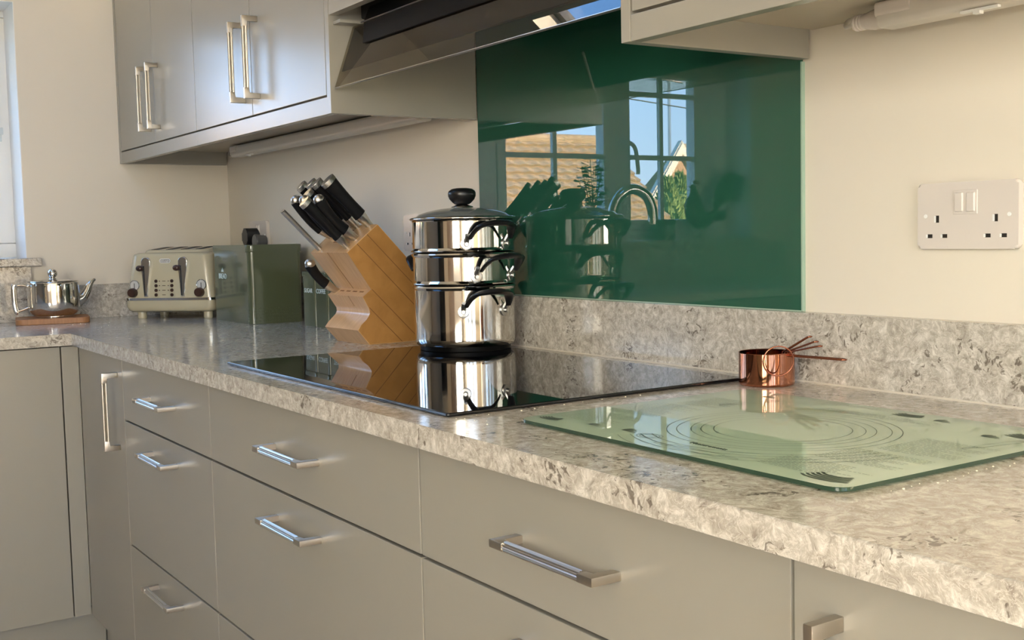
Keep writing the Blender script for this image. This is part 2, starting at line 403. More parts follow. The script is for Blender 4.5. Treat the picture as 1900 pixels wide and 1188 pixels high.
# patio doors in the right wall
dr = bpy.data.objects.new('door_1', None); C.objects.link(dr); dr['kind'] = 'structure'; dr.location = (RX+0.1, -1.7, 0)
for y0, y1 in ((-2.7, -2.03), (-2.03, -1.37), (-1.37, -0.7)):
    fb = nb(); box(fb, RX+0.03, RX+0.09, y0, y0+0.12, 0, 2.1); box(fb, RX+0.03, RX+0.09, y1-0.12, y1, 0, 2.1)
    box(fb, RX+0.03, RX+0.09, y0+0.12, y1-0.12, 0, 0.12); box(fb, RX+0.03, RX+0.09, y0+0.12, y1-0.12, 2.02, 2.1)
    lf = obj('door_leaf', fb, M_white, dr, world=True)
    obj('pane', B(RX+0.055, RX+0.061, y0+0.12, y1-0.12, 0.12, 2.02), M_pane, lf, world=True)

# ================================================================== WORKTOP, UPSTANDS, SPLASHBACK
D0 = -0.645
bm = nb()
prism(bm, [(0.0, 0.0), (0.0, RY+0.1), (0.600, RY+0.1), (0.600, D0), (3.55, D0), (3.55, 0.0)], H-0.030, H, 0.0030, 3)
worktop = obj('worktop', bm, M_stone, angle=50, label='speckled grey beige stone worktop running round the corner', cat='worktop')
setp(obj('back_upstand', B(0.02, 3.55, -0.020, 0.0, H, H+0.1030, 0.0012), M_stone), 'low strip of speckled stone along the wall behind the hob', 'upstand')
sl = obj('seal', B(0.02, 3.55, -0.0215, -0.020, H, H+0.0025), M_silic, [o for o in C.objects if o.name == 'back_upstand'][0])
bm = nb(); box(bm, 0.0, 0.020, -0.6225, 0.0, H, H+0.103, 0.0012)
setp(obj('left_upstand', bm, M_stone), 'low strip of stone on the left wall behind the toaster', 'upstand')
bm = nb(); box(bm, 0.0, 0.020, -2.6, -0.6235, H, H+0.165, 0.0012)
setp(obj('sill_upstand', bm, M_stone), 'taller stone slab under the window sill behind the teapot', 'upstand')
# green glass splashback
GX0, GX1 = 1.5667, 2.4690
bm = nb(); box(bm, GX0, GX1-0.0, -0.0062, -0.0002, H+0.1035, H+1.0, 0.0008, 1)
sp = obj('splashback', bm, M_splash, angle=20, label='dark green glass splashback behind the hob', cat='splashback')
bm = nb(); box(bm, GX1+0.0002, GX1+0.0030, -0.0066, -0.0002, H+0.1035, H+0.472); box(bm, GX0, GX1, -0.0072, -0.0066, H+0.1032, H+0.1050)
obj('polished_edge', bm, M_splashedge, sp, label='pale green polished edge')

# ================================================================== HANDLES
def handle_mesh(Lh, proj=0.036):
    """bar handle along x, centred, fixed at y=0, projecting to -y"""
    bm = nb(); h = Lh/2
    for s in (-1, 1):
        pts = [(s*h, 0.0), (s*h, -proj), (s*(h-0.024), -proj), (s*(h-0.024), -proj+0.0115), (s*(h-0.012), -proj+0.0115), (s*(h-0.012), 0.0)]
        if s < 0: pts = pts[::-1]
        prism(bm, pts, -0.0046, 0.0046, 0.0009, 2)
    # fluted grip
    n = 14; prof = []
    for k in range(n*2):
        a = 2*PI*k/(n*2); r = 0.0062 if k % 2 == 0 else 0.0051
        prof.append((r*math.cos(a), r*math.sin(a)))
    x0, x1 = -(h-0.0235), (h-0.0235); yc = -proj+0.0060
    lo = [bm.verts.new((x0, yc+a, b)) for a, b in prof]; hi = [bm.verts.new((x1, yc+a, b)) for a, b in prof]
    m_ = len(prof)
    bm.faces.new(lo[::-1]); bm.faces.new(hi)
    for i in range(m_): bm.faces.new((lo[i], lo[(i+1) % m_], hi[(i+1) % m_], hi[i]))
    return mesh_of('handle', bm, M_satin, 25)
HM = handle_mesh(0.182)
def add_handle(parent, x, y, z, vertical=False):
    o = bpy.data.objects.new('handle', HM); C.objects.link(o); o.parent = parent
    loc = wm(parent).inverted() @ Vector((x, y, z)); o.location = loc
    if vertical: o.rotation_euler = (0, PI/2, 0)
    return o

# ================================================================== BASE CABINETS
F = -0.625; T = 0.019; g = 0.0016; ZT = H-0.034; ZB = H-0.745
Z1, Z2 = H-0.1765, H-0.466
def base_unit(x0, x1, kind, label, group=None):
    t = thing('base_cabinet', label, 'cabinet', ((x0+x1)/2, F, ZB), 0, group)
    cb = nb(); box(cb, x0+0.001, x1-0.001, F+T+0.002, -0.06, ZB, ZT+0.003)
    obj('carcass', cb, M_carc, t, world=True)
    if kind == 'drawers':
        for z0, z1, zh in ((Z1+0.0028, ZT, H-0.1045), (Z2+0.0028, Z1-0.0012, H-0.222), (ZB, Z2-0.0012, H-0.512)):
            d = obj('drawer', B(x0+g, x1-g, F, F+T, z0, z1, 0.0014), M_cab, t, world=True)
            add_handle(d, (x0+x1)/2, F, zh)
    else:
        d = obj('door', B(x0+g, x1-g, F, F+T, ZB, ZT, 0.0014), M_cab, t, world=True)
        hx = x1-0.048 if kind == 'door_right' else x0+0.048
        add_handle(d, hx, F, H-0.161, True)
    return t
base_unit(0.580, 1.0, 'door_right', 'narrow base cabinet in the corner with a tall door and an upright bar handle')
base_unit(1.0, 1.6, 'drawers', 'three drawer base cabinet under the bread bin, next to the corner door')
base_unit(1.6, 2.4, 'drawers', 'wide three drawer base cabinet directly under the hob')
base_unit(2.4, 3.02, 'drawers', 'drawer base cabinet under the green glass mat')
base_unit(3.02, 3.52, 'door_left', 'base cabinet door at the lower right corner, upright handle just in frame')
# left return
t = thing('corner_cabinet', 'plain base cabinet under the teapot on the left return', 'cabinet', (0.58, -0.95, ZB))
obj('carcass', B(0.05, 0.56, -1.25, -0.63, ZB, ZT), M_carc, t, world=True)
obj('door', B(0.561, 0.580, -1.26, -0.6705, ZB, ZT, 0.0014), M_cab, t, world=True)
obj('filler_post', B(0.561, 0.5798, -0.6675, -0.6252, ZB, ZT, 0.0012), M_cab, t, world=True)
t2 = thing('sink_cabinet', 'base cabinet under the sink by the window', 'cabinet', (0.58, -2.1, ZB))
obj('carcass', B(0.05, 0.56, -3.05, -1.27, ZB, ZT), M_carc, t2, world=True)
obj('door', B(0.561, 0.580, -2.0, -1.263, ZB, ZT, 0.0014), M_cab, t2, world=True)
obj('door', B(0.561, 0.580, -3.0, -2.003, ZB, ZT, 0.0014), M_cab, t2, world=True)
# plinths
setp(obj('plinth', B(0.52, 3.52, -0.575, -0.557, 0.0, ZB-0.001), M_cab), 'recessed plinth board under the drawer cabinets', 'plinth')
setp(obj('return_plinth', B(0.50, 0.518, -3.0, -0.577, 0.0, ZB-0.001), M_cab), 'recessed plinth board under the left return cabinet', 'plinth')

# ================================================================== WALL CABINETS
UF = -0.3445; ZU = H+0.474; ZD = H+0.5115; ZC = H+1.30
def wall_unit(x0, x1, doors, label, lp=False, rp=False):
    t = thing('wall_cabinet', label, 'cabinet', ((x0+x1)/2, 0, ZU))
    a, b = x0, x1
    if lp:
        obj('end_panel', B(x0, x0+0.018, UF, -0.0075, ZU, ZC, 0.001), M_cab, t, world=True); a = x0+0.0185
    if rp:
        obj('end_panel', B(x1-0.018, x1, UF, -0.0075, ZU, ZC, 0.001), M_cab, t, world=True); b = x1-0.0185
    obj('carcass', B(a, b, UF+0.021, -0.001, ZD+0.004, ZC), M_carc, t, world=True)
    pl_ = obj('pelmet', B(a, b, UF+0.001, UF+0.019, ZU, ZD-0.0035, 0.001), M_cab, t, world=True)
    for (d0, d1, hx) in doors:
        d = obj('door', B(d0+0.0012, d1-0.0012, UF, UF+0.019, ZD, ZC-0.003, 0.0012), M_cab, t, world=True)
        if hx: add_handle(d, hx, UF, H+0.634, True)
    return t
wall_unit(0.0, 0.7465, [(0.022, 0.391, 0.3465), (0.391, 0.7465, 0.435)], 'wall cabinet in the corner at the far left, pair of doors', lp=True)
wall_unit(0.7475, 1.5667, [(0.7475, 1.1455, 1.100), (1.1455, 1.548, 1.191)], 'wall cabinet with two doors catching blue light beside the hood', rp=True)
wall_unit(2.4690, 3.40, [(2.4905, 2.95, None), (2.95, 3.40, None)], 'wall cabinet at top right above the socket', lp=True)
# cupboard over the hood
t = thing('hood_cabinet', 'cupboard front above the cooker hood', 'cabinet', (2.0, 0, H+0.66))
obj('carcass', B(1.569, 2.467, UF+0.021, -0.008, H+0.73, ZC), M_carc, t, world=True)
obj('door', B(1.569, 2.467, UF, UF+0.019, H+0.664, ZC-0.003, 0.001), M_cab, t, world=True)
# cooker hood
hd = thing('cooker_hood', 'black cooker hood with a tilted smoked glass visor', 'cooker hood', (2.018, -0.18, H+0.66))
bm = nb(); box(bm, 1.60, 2.436, -0.29, -0.02, H+0.655, H+0.725, 0.003)
box(bm, 1.62, 2.416, -0.27, -0.10, H+0.625, H+0.655, 0.002)
obj('hood_body', bm, M_blackm, hd, world=True)
# sloping black control fascia along the top of the visor
def along_x(bm, prof, x0, x1, mi=0):
    a = [bm.verts.new((x0, y, z)) for y, z in prof]; b = [bm.verts.new((x1, y, z)) for y, z in prof]; n = len(prof)
    for f in [bm.faces.new(a[::-1]), bm.faces.new(b)] + [bm.faces.new((a[i], a[(i+1) % n], b[(i+1) % n], b[i])) for i in range(n)]: f.material_index = mi
    return bm
VB, VT = (-0.3375, H+0.5235), (-0.2946, H+0.644)
dv = Vector((VT[0]-VB[0], VT[1]-VB[1])).normalized(); nv = Vector((dv.y, -dv.x))   # nv points to the back
def vp(s, o): return (VB[0]+dv.x*s+nv.x*o, VB[1]+dv.y*s+nv.y*o)
Lv = 0.1279
obj('glass_visor', along_x(nb(), [vp(0, 0), vp(Lv, 0), vp(Lv, 0.004), vp(0, 0.004)], 1.572, 2.4605), M_hoodglass, hd, world=True)
obj('visor_back_panel', along_x(nb(), [vp(0.036, 0.0045), vp(Lv, 0.0045), vp(Lv, 0.0065), vp(0.036, 0.0065)], 1.572, 2.4605), M_brownglass, hd, world=True)
obj('visor_edge_trim', along_x(nb(), [vp(-0.0012, -0.0003), vp(-0.0002, -0.0003), vp(-0.0002, 0.0045), vp(-0.0012, 0.0045)], 1.572, 2.4605), M_steelb, hd, world=True)
bm = nb()
pf = [vp(0.079, -0.004), vp(0.079, -0.001), vp(0.135, -0.001), vp(0.150, 0.02), vp(0.165, 0.02), vp(0.150, -0.012), vp(0.118, -0.014), vp(0.095, -0.008)]
along_x(bm, pf, 1.655, 2.436)
obj('fascia', bm, M_blackh, hd, world=True)
obj('fascia_trim', along_x(nb(), [vp(0.1165, -0.0160), vp(0.1185, -0.0160), vp(0.1185, -0.0142), vp(0.1165, -0.0142)], 1.645, 2.44), M_steelb, hd, world=True)
obj('mounting_bracket', B(1.569, 1.60, -0.335, -0.25, H+0.646, H+0.652), M_cab, hd, world=True)
# strip lights
def strip(name, x0, x1, y, label, plug):
    zt = ZD+(0.0035 if plug else 0.0)
    t = thing(name, label, 'strip light', ((x0+x1)/2, y, zt-0.02))
    prof = rrect(y-0.021, y+0.021, zt-0.033, zt, 0.009, 4)
    bm = nb(); along_x(bm, prof, x0, x1); obj('diffuser', bm, M_stripl, t, world=True, angle=40)
    for xa_, xb_ in ((x0-0.002, x0+0.05), (x1-0.05, x1+0.002)):
        obj('end_cap', along_x(nb(), rrect(y-0.023, y+0.023, zt-0.020, zt, 0.006, 3), xa_, xb_), M_plast, t, world=True, angle=40)
    bm = nb(); box(bm, x0+0.12, x0+0.17, y-0.019, y-0.013, zt-0.036, zt-0.033); box(bm, x0+0.138, x0+0.147, y-0.02, y-0.012, zt-0.0395, zt-0.036)
    obj('switch', bm, M_white, t, world=True)
    if plug:
        bm = nb(); Mx = Matrix.Translation((x0, y, zt-0.018)) @ Matrix.Rotation(-PI/2, 4, 'Y')
        pr = [(0, 0.0), (0.0135, 0.0), (0.0135, 0.018), (0.011, 0.030)]
        for k in range(4): z = 0.032+k*0.005; pr += [(0.0105, z), (0.0105, z+0.002), (0.009, z+0.0025), (0.009, z+0.0045)]
        pr += [(0, 0.053)]
        lathe(bm, pr, 24, Mx); obj('cable_plug', bm, M_plast, t, world=True)
        bm = nb(); tube(bm, smooth_path([(x0-0.05, y, zt-0.018), (x0-0.07, y+0.004, zt-0.019), (x0-0.078, y+0.02, zt-0.008), (x0-0.06, y+0.035, zt-0.003), (x0+0.05, y+0.04, zt-0.003)], 6), 0.003, 8)
        obj('cable', bm, M_stripl, t, world=True)
    else:
        bm = nb(); tube(bm, smooth_path([(x0, y, zt-0.02), (x0-0.05, y, zt-0.026), (x0-0.10, y+0.01, zt-0.018), (x0-0.12, y+0.02, zt-0.003)], 6), 0.0028, 8)
        obj('cable', bm, M_plast, t, world=True)
strip('strip_light', 0.30, 1.455, -0.075, 'slim strip light under the left wall cabinets', False)
strip('strip_light', 2.672, 3.35, -0.068, 'white strip light with ribbed plug under the right wall cabinet', True)

# ================================================================== HOB
hob = thing('induction_hob', 'black glass hob set into the worktop under the steamer pan', 'hob', (2.014, -0.331, H))
HX0, HX1, HY0, HY1 = 1.6115, 2.418, -0.5925, -0.073
bm = nb(); prism(bm, rrect(HX0, HX1, HY0, HY1, 0.004, 3), H+0.0002, H+0.0055, 0.0018, 2)
obj('glass_surface', bm, M_hob, hob, world=True, angle=50)
# panels and prints of the hob that show through: none

# ================================================================== SOCKETS
def socket(x0, z1, label, y=0.0):
    w_, h_ = 0.146, 0.0862
    t = thing('double_socket', label, 'socket', (x0+w_/2, 0, z1-h_/2))
    bm = nb(); prism(bm, rrect(-w_/2, w_/2, -h_/2, h_/2, 0.005, 5), 0, 0.0095, 0.0035, 4, M=Matrix.Rotation(PI/2, 4, 'X'))
    obj('faceplate', bm, M_plast, t, angle=60)
    for cx in (-0.0425+0.0, 0.0425):
        for (hx, hz, ww, hh) in ((0, -0.004, 0.0042, 0.0085), (-0.0112, -0.0262, 0.0068, 0.0042), (0.0112, -0.0262, 0.0068, 0.0042)):
            bm = nb(); box(bm, cx+hx-ww/2-0.0004, cx+hx+ww/2+0.0004, -0.0097, -0.0093, hz-hh/2-0.0004, hz+hh/2+0.0004)
            obj('pin_hole', bm, M_hole, t)
            bm = nb(); box(bm, cx+hx-ww/2-0.0028, cx+hx-ww/2+0.0002, -0.00975, -0.0094, hz-hh/2, hz+hh/2); obj('shutter', bm, M_white, t)
    for cx in (-0.0095, 0.0075):
        bm = nb(); box(bm, cx-0.0062, cx+0.0062, -0.0128, -0.0090, 0.0045, 0.0295, 0.0018, 3); obj('rocker_switch', bm, M_plast, t, angle=60)
    bm = nb(); box(bm, -0.019, 0.0165, -0.0105, -0.0085, 0.0015, 0.0325, 0.0009, 2); obj('switch_surround', bm, M_plast, t, angle=60)
    for cx in (-0.0605, 0.0605):
        bm = nb(); lathe(bm, [(0, 0.0102), (0.0025, 0.0102), (0.003, 0.009)], 12, Matrix.Translation((cx, 0, -0.0)) @ Matrix.Rotation(PI/2, 4, 'X')); obj('screw_cap', bm, M_white, t)
    return t
socket(2.6757, H+0.2826, 'white double wall socket on the cream wall at the right')
socket(1.226, H+0.2805, 'white double wall socket half hidden behind the steamer pan')
socket(0.20, H+0.287, 'white double wall socket in the far corner above the bread bin')
pg = thing('black_plug', 'black rounded plug in the corner socket', 'plug', (0.268, -0.010, H+0.235))
bm = nb(); prism(bm, rrect(-0.024, 0.024, -0.024, 0.030, 0.016, 5), 0, 0.040, 0.006, 3, M=Matrix.Rotation(PI/2, 4, 'X')); obj('plug_body', bm, M_black, pg, angle=60)
pg = thing('grey_plug', 'small grey plug top beside the black one in the corner socket', 'plug', (0.338, -0.010, H+0.224))
bm = nb(); lathe(bm, [(0, 0.036), (0.020, 0.036), (0.022, 0.033), (0.017, 0.0), (0, 0)], 24, Matrix.Rotation(PI/2, 4, 'X')); obj('plug_body', bm, mat('grey_plastic', (0.10, 0.10, 0.10), 0.3), pg)

# ================================================================== STEAMER PAN STACK
PX, PY = 1.7200, -0.1420; R_ = 0.1000; Z0 = H+0.0055
pan_c = Vector((PX, PY, 0))
def ring_handles(t, zr, head, both=True):
    for hh in ((head, head+PI) if both else (head,)):
        M = Matrix.Translation((0, 0, zr)) @ Matrix.Rotation(hh, 4, 'Z')
        bm = nb()
        ctrl = [(R_+0.006, -0.044, 0.006), (R_+0.016, -0.041, 0.018), (R_+0.030, -0.032, 0.030), (R_+0.040, -0.014, 0.0345), (R_+0.042, 0, 0.035), (R_+0.040, 0.014, 0.0345), (R_+0.030, 0.032, 0.030), (R_+0.016, 0.041, 0.018), (R_+0.006, 0.044, 0.006)]
        path = smooth_path([M @ Vector(c) for c in ctrl], 5); n = len(path)
        rad = [0.0036 + 0.0060*math.sin(PI*i/(n-1))**1.3 for i in range(n)]
        tube(bm, path, rad, 12, flat=(1.45, 0.62), up=(0, 0, 1))
        obj('side_handle', bm, M_black, t, label='black handle')
        for s in (-1, 1):
            bm = nb(); a = s*0.445; q = M @ Matrix.Rotation(a, 4, 'Z') @ Matrix.Translation((R_-0.0005, 0, -0.004)) @ Matrix.Rotation(PI/2, 4, 'Y')
            lathe(bm, [(0, 0), (0.0115, 0), (0.0115, 0.0022), (0.0102, 0.003), (0, 0.003)], 20, q)
            ball(bm, q @ Vector((0, 0, 0.003)), 0.0048, 12, 8)
            lathe(bm, [(0, 0), (0.0036, 0), (0.0036, 0.0035), (0, 0.0035)], 12, q @ Matrix.Translation((0, 0, 0.0055)))
            p0 = M @ Matrix.Rotation(a, 4, 'Z') @ Vector((R_+0.001, 0, 0.001)); p1 = M @ Matrix.Rotation(a*0.97, 4, 'Z') @ Vector((R_+0.010, 0, 0.013))
            tube(bm, [p0, p1], [0.0055, 0.0045], 8)
            obj('handle_bracket', bm, M_steelb, t)
def pan(name, label, z0, z1, prof, head):
    t = thing(name, label, 'pan', (PX, PY, z0))
    bm = nb(); lathe(bm, prof, 96); obj('pan_body', bm, M_steel, t, angle=28)
    if name == 'saucepan':
        bm = nb(); lathe(bm, [(0, 0), (0.0885, 0), (0.0895, 0.001), (0.0895, 0.0084), (0, 0.0084)], 72); obj('base_disc', bm, M_blackh, t, label='dark pan base')
    ring_handles(t, (z1-z0)-0.043 if name != 'saucepan' else 0.082, head)
    return t
z1, z2, z3 = H+0.1335, H+0.1965, H+0.2585
h1 = z1-Z0; h2 = z2-z1; h3 = z3-z2
pan('saucepan', 'polished steel pan at the bottom of the steamer stack, on the hob', Z0, z1,
    [(0, 0.0085), (0.0905, 0.0085), (0.0945, 0.0095), (0.0972, 0.0125), (0.0988, 0.017), (R_-0.0004, 0.024), (R_-0.0004, h1-0.010), (R_+0.0012, h1-0.008), (R_+0.0028, h1-0.005), (R_+0.0012, h1-0.0022), (R_-0.001, h1-0.001), (R_-0.003, h1-0.002), (R_-0.003, 0.015), (0, 0.012)], math.radians(-7))
pan('steamer_pan', 'polished steel steamer basket in the middle of the stack', z1, z2,
    [(0, 0.004), (R_-0.006, 0.002), (R_-0.0045, 0.0), (R_-0.001, 0.0002), (R_+0.0024, 0.0012), (R_+0.0030, 0.0035), (R_+0.0012, 0.006), (R_-0.0004, 0.008), (R_-0.0004, h2-0.010), (R_+0.0012, h2-0.008), (R_+0.0028, h2-0.005), (R_+0.0012, h2-0.0022), (R_-0.001, h2-0.001), (R_-0.003, h2-0.003), (R_-0.003, 0.009), (0, 0.007)], math.radians(8))
pan('steamer_pan', 'polished steel steamer basket at the top of the stack, under the lid', z2, z3,
    [(0, 0.004), (R_-0.006, 0.002), (R_-0.0045, 0.0), (R_-0.001, 0.0002), (R_+0.0024, 0.0012), (R_+0.0030, 0.0035), (R_+0.0012, 0.006), (R_-0.0004, 0.008), (R_-0.0004, h3-0.003), (R_+0.0016, h3-0.001), (R_-0.001, h3), (R_-0.003, h3-0.003), (R_-0.003, 0.009), (0, 0.007)], math.radians(-2))
lid = thing('pan_lid', 'domed glass lid with black knob on top of the steamer stack', 'lid', (PX, PY, z3))
bm = nb(); lathe(bm, [(R_-0.004, 0.0002), (R_+0.003, 0.0004), (R_+0.0048, 0.002), (R_+0.0045, 0.0045), (R_+0.001, 0.0062), (R_-0.004, 0.0062), (R_-0.006, 0.004), (R_-0.004, 0.0002)], 96); obj('rim', bm, M_steel, lid, angle=60)
bm = nb(); lathe(bm, [(R_-0.005, 0.0055), (0.086, 0.0120), (0.068, 0.0175), (0.045, 0.0220), (0.022, 0.0240), (0.0, 0.0245), (0.0, 0.0215), (0.045, 0.0190), (0.086, 0.0095), (R_-0.005, 0.0035)], 72); obj('glass_dome', bm, M_lidglass, lid, angle=60)
bm = nb(); lathe(bm, [(0.0, 0.0230), (0.022, 0.0245), (0.0215, 0.0265), (0.012, 0.0295), (0.010, 0.031), (0.0, 0.031)], 40); obj('knob_base', bm, M_steel, lid, angle=60)
bm = nb(); lathe(bm, [(r_*1.07, 0.0305+(z_-0.0305)*1.06) for r_, z_ in [(0.0, 0.0305), (0.0130, 0.0305), (0.0175, 0.0340), (0.0230, 0.0400), (0.0255, 0.0460), (0.0258, 0.0510), (0.0240, 0.0555), (0.0190, 0.0590), (0.010, 0.0608), (0, 0.0612)]], 40); obj('knob', bm, M_black, lid, angle=60)

# ================================================================== KNIFE BLOCK
a_ = math.radians(92); KP = Vector((1.4687, -0.2288, H)); kt = Vector((math.cos(a_), math.sin(a_), 0)); kw = Vector((-math.sin(a_), math.cos(a_), 0))
# local frame: X = across (left), Y = back, Z up
blk = thing('knife_block', 'stepped light wood knife block between the canisters and the steamer', 'knife block', KP)
KM = Matrix((kw, kt, Vector((0, 0, 1)))).transposed().to_4x4(); KM.translation = KP
prof = [(0, 0), (-0.0276, 0.0330), (-0.0180, 0.0440), (-0.0060, 0.0540), (0.0010, 0.0600), (0.0045, 0.0665), (0.0040, 0.0740), (0.0000, 0.0805), (-0.0142, 0.1035), (0.0100, 0.1180), (-0.0475, 0.1977), (0.0268, 0.2560), (0.0300, 0.2548), (0.1880, 0.0900), (0.1880, 0.0)]
def WK(z): return 0.150 + 0.022*max(0, z)/0.2
bm = nb()
Rr = [bm.verts.new((0, s, z)) for s, z in prof]; Ll = [bm.verts.new((WK(z), s, z)) for s, z in prof]; n = len(prof)
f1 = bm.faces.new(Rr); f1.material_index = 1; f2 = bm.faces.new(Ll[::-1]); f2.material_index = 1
for i in range(n): bm.faces.new((Rr[i], Ll[i], Ll[(i+1) % n], Rr[(i+1) % n])).material_index = 0
bmesh.ops.bevel(bm, geom=list(set(f1.edges)), offset=0.0016, segments=2, affect='EDGES', profile=0.5)
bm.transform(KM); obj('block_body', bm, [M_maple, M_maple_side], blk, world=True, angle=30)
# glued seams between the laminated boards on the right side and the front
def on_side(a, b, wdt=0.0007):
    bm = nb(); a = Vector(a); b = Vector(b); d_ = (b-a).normalized(); q = Vector((-d_.y, d_.x))*wdt
    vs = [bm.verts.new((-0.0004, p.x, p.y)) for p in (a+q, b+q, b-q, a-q)] + [bm.verts.new((0.0010, p.x, p.y)) for p in (a+q, b+q, b-q, a-q)]
    for f in ((0, 1, 2, 3), (7, 6, 5, 4), (0, 4, 5, 1), (1, 5, 6, 2), (2, 6, 7, 3), (3, 7, 4, 0)): bm.faces.new([vs[i] for i in f])
    bm.transform(KM); return obj('board_seam', bm, M_glue, blk, world=True)
def lseam(s, z, s_end=0.186, zmin=0.002):
    l = min(s_end-s, z-zmin); on_side((s, z), (s+l, z-l))
lseam(0.002, 0.2350); lseam(-0.0225, 0.2155); lseam(0.0100, 0.1180); lseam(0.0020, 0.0800)
def on_front(i, u0, wdt=0.0006):
    (s0, z0), (s1, z1) = prof[i], prof[i+1]
    nrm = Vector((0, -(z1-z0), (s1-s0))).normalized()*0.0004
    if nrm.y > 0: nrm = -nrm
    bm = nb(); vs = []
    for k in (1, -2):
        for (s, z) in ((s0, z0), (s1, z1)):
            for e_ in (-1, 1): vs.append(bm.verts.new(Vector((u0*WK(z)+e_*wdt, s, z)) + nrm*k))
    for f in ((0, 1, 3, 2), (4, 6, 7, 5), (0, 4, 5, 1), (2, 3, 7, 6), (0, 2, 6, 4), (1, 5, 7, 3)): bm.faces.new([vs[i_] for i_ in f])
    bm.transform(KM); obj('board_seam', bm, M_glue, blk, world=True)
on_front(9, 0.52); on_front(7, 0.40)
# slots
def slot(p, e, u, wv, half, wid=0.0018, which=0):
    c = Vector((0, p[0], p[1])) + Vector((0, e[0], e[1]))*u + Vector((wv, 0, 0)); ev = Vector((0, e[0], e[1])).normalized(); nn = Vector((1, 0, 0)).cross(ev)
    if nn.z < 0: nn = -nn
    a, b = (Vector((1, 0, 0)), ev)
    if which: a, b = b, a
    vs = []
    bm = nb()
    for k in (0.0003, -0.004):
        for sa in (-1, 1):
            for sb in (-1, 1): vs.append(bm.verts.new(c + a*sa*half + b*sb*wid + nn*k))
    for f in ((0, 1, 3, 2), (4, 6, 7, 5), (0, 4, 5, 1), (2, 3, 7, 6), (0, 2, 6, 4), (1, 5, 7, 3)): bm.faces.new([vs[i_] for i_ in f])
    bm.transform(KM); obj('slot', bm, M_glue, blk, world=True)
Bp = (-0.0475, 0.1977); Be = (0.0743, 0.0583); Dp = (-0.0142, 0.1035); De = (0.0242, 0.0145)
for k in range(4): slot(Dp, De, 0.62, 0.030+k*0.030, 0.009)
for (u, wv) in ((0.38, 0.10), (0.62, 0.06), (0.62, 0.12), (0.80, 0.09)): slot(Bp, Be, u, wv, 0.014)
# knives
kd = Vector((0, -0.7089, 0.7053))
def knife(label, p, e, u, wv, Lk, kind, thick=1.0, name='kitchen_knife'):
    base = Vector((wv, p[0]+e[0]*u, p[1]+e[1]*u)); top = base + kd*Lk
    sidev = Vector((1, 0, 0)); dn = kd.cross(sidev).normalized()
    if dn.y > 0: dn = -dn
    t = thing(name, label, 'knife', KM @ base, 0, None)
    def P_(s, o=0): return KM @ (base + kd*s + dn*o)
    bend = 0.004 if kind == 'ball' else 0.0
    def path(s0, s1, nn=8): return [P_(s0+(s1-s0)*i/nn, bend*math.sin(PI*((s0+(s1-s0)*i/nn)/Lk))*2.2) for i in range(nn+1)]
    upv = (KM.to_3x3() @ sidev)
    bl = 0.030
    bm = nb(); rr = [0.0070, 0.0075, 0.0088, 0.0105, 0.0112]
    tube(bm, path(-0.004, bl, 4), rr, 14, flat=(1.0*thick, 0.62*thick), up=upv); obj('bolster', bm, M_steelb, t, world=True)
    bm = nb(); tube(bm, [P_(-0.030), P_(-0.002)], [0.008, 0.008], 4, flat=(1.0, 0.12), up=upv); obj('blade', bm, M_steelb, t, world=True)
    hp = path(bl, Lk-0.010, 10)
    rr = [(0.0116 - 0.0010*math.sin(PI*i/10) + (0.0018 if kind != 'ball' else 0.0010)*(i/10)**2)*thick for i in range(11)]
    bm = nb(); tube(bm, hp, rr, 16, flat=(1.08, 0.72), up=upv); obj('grip', bm, M_grip, t, world=True, angle=60)
    bm = nb()
    if kind == 'ball':
        c = P_(Lk-0.009, bend*0.2); q = Matrix((upv, (KM.to_3x3() @ dn), (KM.to_3x3() @ kd))).transposed().to_4x4()
        ball(bm, c, 0.0118, 20, 12, (0.86, 1.05, 1.0), M=q)
    else:
        tube(bm, [P_(Lk-0.0105), P_(Lk-0.0100), P_(Lk-0.0006), P_(Lk)], [0.0128*thick, 0.0134*thick, 0.0134*thick, 0.0128*thick], 24, flat=(1.12, 0.66), up=upv)
    obj('end_cap', bm, M_steelb, t, world=True, angle=40)
    return t
knife('black handled chef knife, tallest and rightmost in the block', Bp, Be, 0.98, 0.032, 0.136, 'flat', 1.22)
knife('black handled knife with round steel end nearest the right side of the block', Bp, Be, 0.50, 0.026, 0.126, 'ball', 1.1)
knife('black handled knife with round steel end at the left of the block', Bp, Be, 0.58, 0.152, 0.124, 'ball', 1.0)
knife('black handled knife in the front row right of the steel rod, flat end', Bp, Be, 0.20, 0.022, 0.137, 'flat', 0.95)
knife('flat ended black knife at the back left of the block', Bp, Be, 0.90, 0.150, 0.135, 'flat', 0.95)
knife('flat ended black knife, second from left in the back row', Bp, Be, 0.93, 0.104, 0.137, 'flat', 0.95)
knife('flat ended black knife just left of the chef knife', Bp, Be, 0.92, 0.074, 0.137, 'flat', 0.95)
knife('flat ended black knife in the middle of the group', Bp, Be, 0.60, 0.078, 0.132, 'flat', 0.95)
knife('black knife half hidden behind the front flat ended one, rounded end', Bp, Be, 0.42, 0.072, 0.133, 'ball', 0.85)
knife('small paring knife with round steel end in the lower step of the block', Dp, De, 0.55, 0.141, 0.098, 'ball', 0.95)
bs = Vector((0.143, Bp[0]+Be[0]*0.12, Bp[1]+Be[1]*0.12))
t = thing('kitchen_shears_rod', 'slim plain steel rod handle sticking out at the front left of the block', 'knife', KM @ bs)
t.name = 'steel_handled_tool'
bm = nb(); tube(bm, [KM @ (bs - kd*0.004), KM @ (bs + kd*0.118)], 0.0060, 18, flat=(1, 0.8)); obj('handle', bm, M_steelb, t, world=True)
bm = nb(); tube(bm, [KM @ (bs + kd*0.1182), KM @ (bs + kd*0.1195)], 0.0056, 18, flat=(1, 0.8)); obj('end_cap', bm, M_steel, t, world=True)

